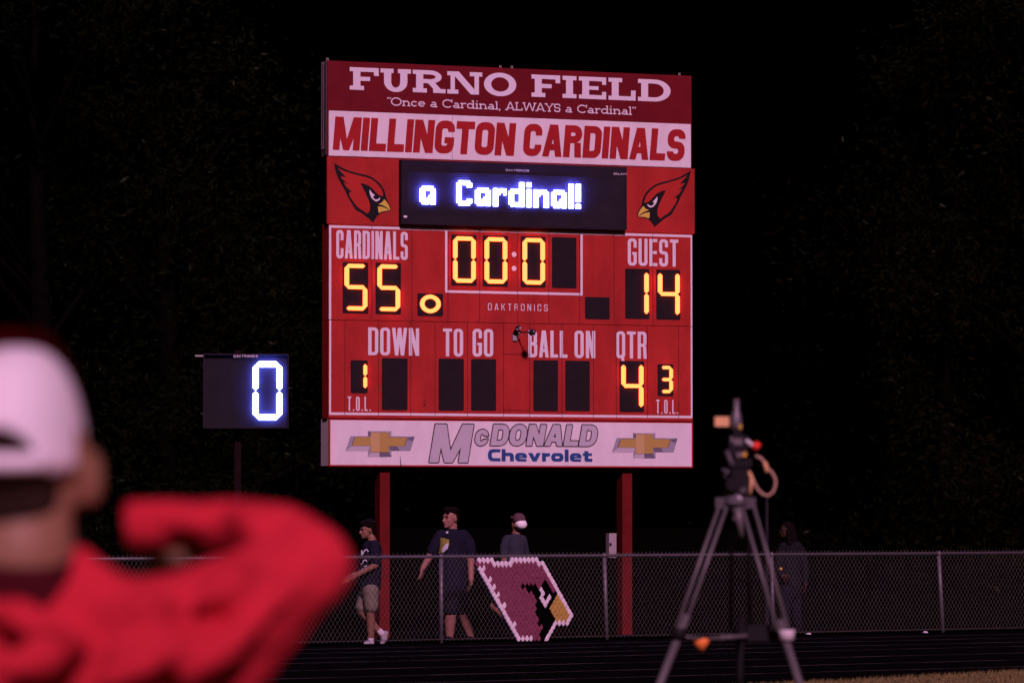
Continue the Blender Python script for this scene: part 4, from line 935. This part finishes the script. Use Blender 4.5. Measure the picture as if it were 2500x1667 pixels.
# --- woman with long dark hair at the right
D_ = Fig('dim person with long dark hair, glasses and grey jacket behind fence by tripod', 1928, 63.8)
b = Body(); hc = D_(1919, 1293, -.02); fdir = (-.9, -.4, -.05); HB = b.head(hc, fdir, .95)
b.cap([D_(1922, 1308), D_(1925, 1325)], [.05, .055]); b.cap([D_(1928, 1345), D_(1928, 1390), D_(1930, 1430)], [.13, .135, .15])
b.cap([D_(1956, 1340, 0), D_(1966, 1390, -.02), D_(1965, 1424, -.06)], [.05, .04, .03]); b.hand(D_(1965, 1424, -.06), (-.1, 0, -1), (.4, -1, 0), .95)
b.cap([D_(1906, 1342, -.05), D_(1898, 1385, -.1), D_(1908, 1405, -.2)], [.05, .04, .03]); b.hand(D_(1908, 1405, -.2), (.8, -.2, -.2), (0, -.3, 1), .95)
b.cap([D_(1920, 1440, -.06), D_(1916, 1490, -.05), D_(1915, 1535, -.04)], [.1, .06, .04]); b.cap([D_(1938, 1440, .06), D_(1944, 1490, .08), D_(1950, 1535, .1)], [.1, .06, .04])
b.build('body', M['skin3'], D_.root); face_bits(D_.root, hc, HB, .95)
b = Body(); r_, f_, u_ = HB
b.ell(hc + u_ * .045 - f_ * .03, (.086, .095, .08), HB); b.cap([hc - f_ * .06 + u_ * .02, hc - f_ * .085 - u_ * .12, hc - f_ * .08 - u_ * .27], [.085, .085, .06]); b.cap([hc + r_ * .07 - u_ * .02 + f_ * .0, hc + r_ * .085 - u_ * .2], [.035, .04]); b.cap([hc - r_ * .07 - u_ * .02, hc - r_ * .085 - u_ * .2], [.035, .04])
b.build('hair', M['hair'], D_.root, .008)
mb = MB()
for q in (-1, 1): mb.tube([hc + r_ * (q * .034 + .026 * math.cos(k * .524)) + f_ * .106 + u_ * (.0 + .02 * math.sin(k * .524)) for k in range(13)], .003, 5)
mb.tube([hc + r_ * .06 + f_ * .1, hc + r_ * .08 - f_ * .0], .003, 5); mb.tube([hc - r_ * .06 + f_ * .1, hc - r_ * .08 - f_ * .0], .003, 5)
mb.build('glasses', M['black'], D_.root)
b = Body(); b.cap([D_(1927, 1328), D_(1928, 1345), D_(1928, 1390), D_(1930, 1425)], [.075, .145, .15, .165]); b.cap([D_(1945, 1334, 0), D_(1957, 1350, 0), D_(1966, 1390, -.02), D_(1965, 1418, -.05)], [.085, .066, .056, .045]); b.cap([D_(1912, 1336, -.03), D_(1902, 1360, -.07), D_(1898, 1385, -.1), D_(1905, 1402, -.18)], [.08, .066, .055, .045]); b.build('jacket', M['greyjk'], D_.root, .009)
b = Body(); b.cap([D_(1930, 1425), D_(1930, 1440)], [.15, .15]); b.cap([D_(1920, 1440, -.06), D_(1916, 1490, -.05), D_(1915, 1535, -.04)], [.115, .075, .06]); b.cap([D_(1938, 1440, .06), D_(1944, 1490, .08), D_(1950, 1535, .1)], [.115, .075, .06]); b.build('trousers', M['navy2'], D_.root, .009)
for q in (D_(1912, 1539, -.06), D_(1947, 1539, .08)):
    b = Body(); b.ell(q, (.1, .05, .04)); b.build('shoe', M['shoed'], D_.root, .008)
mb = MB(); cp = D_(1905, 1387, -.17); mb.tube([cp, cp + Vector((0, -.012, 0))], [.022, .02], 12); mb.build('badge', M['amberp'], D_.root)

# --- the man in front, seen from behind, arms raised
PY = 5.32
P_ = Fig('large blurred person in red jacket and white cap close in front, arm raised', 40, PY)
def Q(px, py, dy=0.0):
    return at(px, py, PY + dy) - Vector((P_.root.location.x, PY, 0))
b = Body(); hc = Q(42, 1085, 0); fdir = (.13, .98, .03); HB = b.head(hc, fdir, 1.04)
b.cap([Q(48, 1200, -.01), Q(42, 1350, -.02)], [.062, .070])
b.cap([Q(40, 1350, -.01), Q(30, 1560, .05), Q(30, 1750, .09), Q(30, 1950, .1), Q(30, 2200, .08)], [.062, .07, .12, .14, .15])
b.ell(Q(222, 1165, .005), (.017, .022, .038)); b.cap([Q(290, 1590), Q(740, 1380, .10), Q(560, 1288, .16), Q(375, 1280, .20)], [.055, .032, .018, .018])
b.hand(Q(385, 1296, .225), (-.12, .98, -.04), (0, .05, 1), 1.05, .45)
b.cap([Q(-230, 1530), Q(-620, 1400, .10), Q(-430, 1290, .18), Q(-220, 1260, .22)], [.065, .05, .043, .032])
b.hand(Q(-215, 1260, .22), (1, .2, .1), (0, -.3, 1), 1.05, .45)
zz = -.0
for q in (-1, 1):
    b.cap([Vector((q * .1, 0, .95)), Vector((q * .11, .0, .5)), Vector((q * .12, 0, .08))], [.1, .062, .045])
b.build('body', M['skinf'], P_.root, .009)
b = Body(); r_, f_, u_ = HB
b.ell(hc - f_ * .040 + u_ * .0, (.070, .072, .092), HB); b.ell(Q(22, 1212, -.045), (.062, .045, .056)); b.build('hair', M['hairb'], P_.root, .008)
# cap: white mesh back as a dome with an open arch, red front and brim
def dome(m, name, c, rx, ry, rz, az0, az1, zcut, arch=None):
    mb = MB(); n, k = 40, 14; vs = {}
    for i in range(n + 1):
        a_ = az0 + (az1 - az0) * i / n
        for j in range(k + 1):
            lim = zcut(a_); ph = lim + (math.pi / 2 - lim) * j / k
            for sh, t in ((0, 1.0), (1, .965)):
                cp_ = math.copysign(abs(math.cos(ph)) ** .72, math.cos(ph)); p = c + r_ * (rx * t * cp_ * math.sin(a_)) + f_ * (ry * t * cp_ * math.cos(a_)) + u_ * (rz * t * math.sin(ph))
                vs[(i, j, sh)] = len(mb.v); mb.v.append(tuple(p))
    for i in range(n):
        for j in range(k):
            mb.f.append([vs[(i, j, 0)], vs[(i + 1, j, 0)], vs[(i + 1, j + 1, 0)], vs[(i, j + 1, 0)]]); mb.f.append([vs[(i, j, 1)], vs[(i, j + 1, 1)], vs[(i + 1, j + 1, 1)], vs[(i + 1, j, 1)]])
        mb.f.append([vs[(i, 0, 0)], vs[(i, 0, 1)], vs[(i + 1, 0, 1)], vs[(i + 1, 0, 0)]])
    return mb.build(name, m, P_.root, True)
cc_ = hc - u_ * .030
def backcut(a_):
    d_ = abs(abs(a_) - math.pi) if a_ < 0 else abs(a_ - math.pi)
    return R(21) * math.sqrt(max(0, 1 - (d_ / R(40)) ** 2)) if d_ < R(40) else R(-1)
dome(M['capw'], 'cap_back', cc_, .0815, .127, .148, R(70), R(290), backcut)
dome(M['capr'], 'cap_front', cc_, .0818, .118, .170, R(-70), R(70), lambda a_: R(-1))
mb = MB()
mb.tube([cc_ + r_ * (0.088 * math.sin(R(a_))) + f_ * (.126 * math.cos(R(a_))) + u_ * .011 for a_ in range(140, 221, 8)], .011, 8); mb.build('cap_strap', M['capw'], P_.root, True)
b = Body(); b.ell(cc_ + f_ * .15 + u_ * .005, (.068, .07, .008), HB); b.build('cap_brim', M['capr'], P_.root, .006)
b = Body()
b.cap([Q(-110, 1470, -.03), Q(-40, 1545, -.06), Q(60, 1560, -.06), Q(150, 1470, -.035), Q(185, 1375, .0)], [.03, .036, .036, .036, .026])
b.cap([Q(35, 1600, .02), Q(30, 1700, .07), Q(30, 1900, .1), Q(30, 2250, .08)], [.11, .16, .18, .185]); b.ell(Q(150, 1650, .03), (.15, .10, .13)); b.ell(Q(-90, 1650, .03), (.15, .10, .13))
b.cap([Q(-120, 1640, .0), Q(40, 1630, -.01), Q(200, 1630, 0)], [.09, .095, .09]); b.cap([Q(205, 1500), Q(270, 1605, 0), Q(420, 1570, .03), Q(600, 1476, .06), Q(752, 1388, .1)], [.068, .092, .086, .070, .054])
b.cap([Q(300, 1680, .07), Q(480, 1625, .075), Q(650, 1492, .08)], [.10, .085, .058])
b.cap([Q(752, 1378, .1), Q(690, 1322, .13), Q(560, 1284, .17), Q(450, 1279, .19), Q(362, 1279, .20)], [.056, .048, .036, .030, .031])
b.cap([Q(-40, 1500), Q(-220, 1560, 0), Q(-620, 1430, .1)], [.085, .1, .064]); b.cap([Q(-620, 1430, .1), Q(-430, 1310, .18), Q(-230, 1282, .21)], [.062, .052, .042])
for p, q2, rr_ in ((Q(255, 1500, -.085), Q(430, 1470, -.06), .026), (Q(300, 1580, -.10), Q(500, 1590, -.07), .024), (Q(-20, 1480, -.11), Q(150, 1540, -.11), .026), (Q(0, 1640, -.20), Q(210, 1560, -.115), .030), (Q(450, 1650, -.08), Q(650, 1500, -.03), .024), (Q(490, 1470, -.065), Q(640, 1390, .02), .022), (Q(600, 1500, -.03), Q(760, 1400, .045), .02), (Q(560, 1262, .135), Q(690, 1300, .09), .018), (Q(420, 1290, .155), Q(520, 1262, .14), .014), (Q(250, 1667, -.12), Q(430, 1560, -.085), .026)):
    b.cap([p, (p + q2) / 2 + Vector((0, -.012, 0)), q2], [rr_ * .5, rr_, rr_ * .4])
b.build('jacket', M['jacket'], P_.root, .011, 4)
mb = MB(); mb.tube([Q(470, 1281, .188), Q(400, 1281, .196), Q(322, 1283, .200), Q(308, 1284, .200)], [.030, .031, .031, .029], 20); mb.build('cuff', M['jacket'], P_.root, True)
b = Body(); b.cap([Q(40, 1385, -.008), Q(34, 1450, -.005), Q(30, 1580, .02)], [.076, .090, .11]); b.build('neckpiece', M['under'], P_.root, .009, 3)  # dark fill of the collar hollow between neck and jacket
b = Body()
for q in (-1, 1): b.cap([Vector((q * .1, 0, .98)), Vector((q * .11, .0, .5)), Vector((q * .12, 0, .1))], [.13, .09, .075])
b.build('trousers', M['navy2'], P_.root, .012)
for q in (-1, 1):
    b = Body(); b.ell((q * .12, .06, .045), (.05, .13, .045)); b.build('shoe', M['shoed'], P_.root, .01)
mb = MB(); c0 = Q(60, 1270, .26); mb.box((c0.x - .07, c0.y - .005, c0.z - .04), (c0.x + .07, c0.y + .005, c0.z + .04)); ph = mb.build('phone', M['tripd']); ph.location = P_.root.location
tag(ph, 'dark phone held up in front of the face of the person in red', 'phone')

# ------------------------------------------------------------------ tripod with rig
TY = 18.0; tg = at(1800, 1258, TY); trp = empty('tripod', (tg.x, TY, 0)); tag(trp, 'tall grey broadcast tripod with twin tube legs in front of the fence', 'tripod')
def T(px, py, dy=0.0): return at(px, py, TY + dy) - Vector((tg.x, TY, 0))
def leg(tops, bots, clamp, low0, foot, dys, m, shade):
    mb = MB()
    for a_, c_ in zip(tops, bots): mb.tube([T(*a_, dys[0]), T(*c_, dys[1])], .0076, 8)
    o = mb.build('leg', M[m], trp, True)
    d0 = T(*low0, dys[1]); ft = Vector((foot[0], foot[1], .02)); mb = MB(); mb.tube([d0 + (d0 - ft).normalized() * .1, ft], .0175, 8); mb.build('lower_leg', M[m], o, True)
    mb = MB(); mb.tube([T(clamp[0], clamp[1] - 13, dys[1]), T(clamp[0], clamp[1] + 13, dys[1])], [.034, .03], 10); mb.build('leg_clamp', M[shade], o, True)
    mb = MB(); mb.tube([(ft.x, ft.y, 0), (ft.x, ft.y, .06)], .03, 8); mb.build('rubber_foot', M['tripd'], o, True)
tL = T(1373, 2258); tRt = T(2128, 2258)
leg(((1757, 1233), (1777, 1229)), ((1651, 1531), (1670, 1531)), (1657, 1546), (1655, 1556), (tL.x, -.25), (-.02, -.14), 'trip', 'tripd')
leg(((1839, 1230), (1813, 1240)), ((1923, 1531), (1899, 1540)), (1921, 1549), (1921, 1570), (tRt.x, -.25), (-.02, -.14), 'trip', 'pale')
leg(((1786, 1235), (1826, 1235)), ((1784, 1535), (1830, 1535)), (1808, 1545), (1808, 1560), (T(1812, 1258).x, .75), (.03, .42), 'tripd', 'tripd')
mb = MB(); mb.box(T(1745, 1240, .05), T(1845, 1214, -.03)); mb.tube([T(1795, 1230), T(1795, 1190)], [.06, .045], 14); mb.build('spider', M['tripm'], trp)
mb = MB(); mb.tube([T(1800, 1238, -.04), T(1806, 1275, -.04), T(1812, 1310, -.04)], [.022, .016, .007], 8); mb.tube([T(1790, 1262, -.04), T(1812, 1276, -.04)], .012, 6); mb.build('bowl_knob', M['trip'], trp, True)
mb = MB(); mb.box(T(1822, 1562, .05), T(1898, 1526, -.05)); hub = mb.build('spreader_hub', M['tripd'], trp)
mb = MB(); mb.tube([T(1728, 1558, -.06), T(1824, 1551, -.05)], .0075, 8); mb.tube([T(1758, 1556, -.06), T(1766, 1555.5, -.06)], .013, 8); mb.tube([T(1655, 1552, -.14), T(1728, 1559, -.07)], .006, 6); mb.tube([T(1896, 1550, -.04), T(1920, 1556, -.13)], .01, 6); mb.tube([T(1840, 1552, .02), T(1808, 1550, .4)], .01, 6); mb.build('spreader_arm', M['trip'], hub, True)
mb = MB(); mb.tube([T(1712, 1556, -.062), T(1712, 1564, -.062), T(1713, 1576, -.062), T(1716, 1588, -.062)], [.026, .034, .024, .006], 12); mb.build('marker_cone', M['orange'], hub, True)
rig = empty('video_camera_rig', (tg.x, TY, T(1800, 1200).z)); rz = Vector((0, 0, rig.location.z))
tag(rig, 'small dark camera rig with antenna, orange block and red knob on the tripod', 'camera rig')
def Tr(px, py, dy=0.0): return T(px, py, dy) - rz
mb = MB(); mb.box(Tr(1784, 1200, .07), Tr(1828, 1140, -.05)); mb.box(Tr(1776, 1140, .05), Tr(1836, 1118, -.06)); mb.tube([Tr(1790, 1180, -.05), Tr(1790, 1180, -.08)], .03, 12); mb.build('pan_head', M['tripd'], rig)
mb = MB(); mb.tube([Tr(1774, 1100, -.05), Tr(1785, 1128, -.06), Tr(1790, 1140, -.05)], .011, 8); mb.tube([Tr(1790, 1185, -.06), Tr(1798, 1196, -.06)], .02, 8); mb.tube([Tr(1810, 1192, -.06), Tr(1816, 1205, -.06)], .018, 8); mb.tube([Tr(1762, 1146, -.04), Tr(1776, 1150, -.04), Tr(1768, 1168, -.04)], [.008, .014, .006], 8); mb.build('knob', M['tripm'], rig, True)
mb = MB(); mb.box(Tr(1778, 1112, .06), Tr(1826, 1062, -.05)); mb.box(Tr(1790, 1062, .03), Tr(1812, 1046, -.03)); mb.build('camera_body', M['tripd'], rig)
mb = MB(); mb.box(Tr(1792, 1086, -.055), Tr(1812, 1070, -.051)); mb.box(Tr(1784, 1080, -.055), Tr(1790, 1066, -.051)); mb.box(Tr(1798, 1116, -.066), Tr(1818, 1104, -.062)); mb.build('side_plate', M['trip'], rig)
mb = MB(); mb.tube([Tr(1796, 1048), Tr(1797, 1032), Tr(1797, 1012), Tr(1798, 1000), Tr(1798, 974)], [.024, .027, .022, .0135, .0125], 10); mb.build('antenna', M['trip'], rig, True)
mb = MB(); mb.box(Tr(1744, 1041, .02), Tr(1780, 1017, -.03)); mb.build('orange_block', M['salmon'], rig)
mb = MB(); mb.box(Tr(1803, 1047, -.03), Tr(1811, 1036, -.045)); mb.build('yellow_tab', M['amberp'], rig)
mb = MB(); mb.tube([Tr(1817.5, 1109, -.066), Tr(1817.5, 1109, -.078)], .010, 12); mb.build('amber_badge', M['amberp'], rig)
mb = MB(); mb.tube([Tr(1815, 1072, -.03), Tr(1826, 1078, -.05), Tr(1838, 1088, -.06)], .010, 8); pb_ = mb.build('pan_bar', M['pale'], rig, True)
mb = MB(); mb.tube([Tr(1838, 1094, -.06), Tr(1846, 1090, -.06), Tr(1852, 1080, -.06)], [.009, .017, .013], 10); mb.build('red_knob', M['hotred'], pb_, True)
mb = MB(); mb.tube([Tr(*p, -.04) for p in ((1844, 1112), (1858, 1118), (1866, 1128), (1873, 1142), (1884, 1152), (1892, 1166), (1894, 1182), (1888, 1200), (1876, 1210), (1862, 1206), (1850, 1194), (1843, 1182), (1836, 1164), (1828, 1150))], .0055, 8); mb.build('cable', M['cable'], rig, True)
mb = MB(); mb.tube([Tr(1867, 1128, -.046), Tr(1871, 1140, -.046), Tr(1872, 1152, -.046)], .0085, 8); mb.tube([Tr(1828, 1150, -.046), Tr(1834, 1164, -.046), Tr(1834, 1182, -.046), Tr(1831, 1206, -.046)], [.006, .0075, .007, .006], 8); mb.build('cable_sleeve', M['salmon'], rig, True)
mb = MB(); mb.tube([Tr(1806, 1214.5, -.045), Tr(1806, 1214.5, -.06)], .010, 12); mb.build('level_bubble', M['sock'], rig, True)

# ------------------------------------------------------------------ small things far behind
mb = MB(); p = at(1872, 1258, 68); mb.tube([(p.x, 68, 0), (p.x, 68, at(1872, 1215, 68).z)], .03, 8); tag(mb.build('metal_pole', M['bezel']), 'thin dark pole rising behind the fence by the tripod', 'pole')
for px, py, lb in ((1974, 1549, 'crumpled pale scrap of paper on the track beside the tripod'), (2259, 1545, 'bright white scrap of paper on the track at the far right')):
    p = ground(px, py); mb = MB(); mb.loft([[(p.x + .04 * math.cos(k) * (1 + .3 * math.sin(3 * k)), p.y + .03 * math.sin(k), .009 + .006 * math.sin(2 * k)) for k in (0, 1, 2, 3, 4, 5)], [(p.x + .02 * math.cos(k), p.y + .015 * math.sin(k), .03) for k in (0, 1, 2, 3, 4, 5)]])
    tag(mb.build('paper_scrap', M['sock']), lb, 'paper')
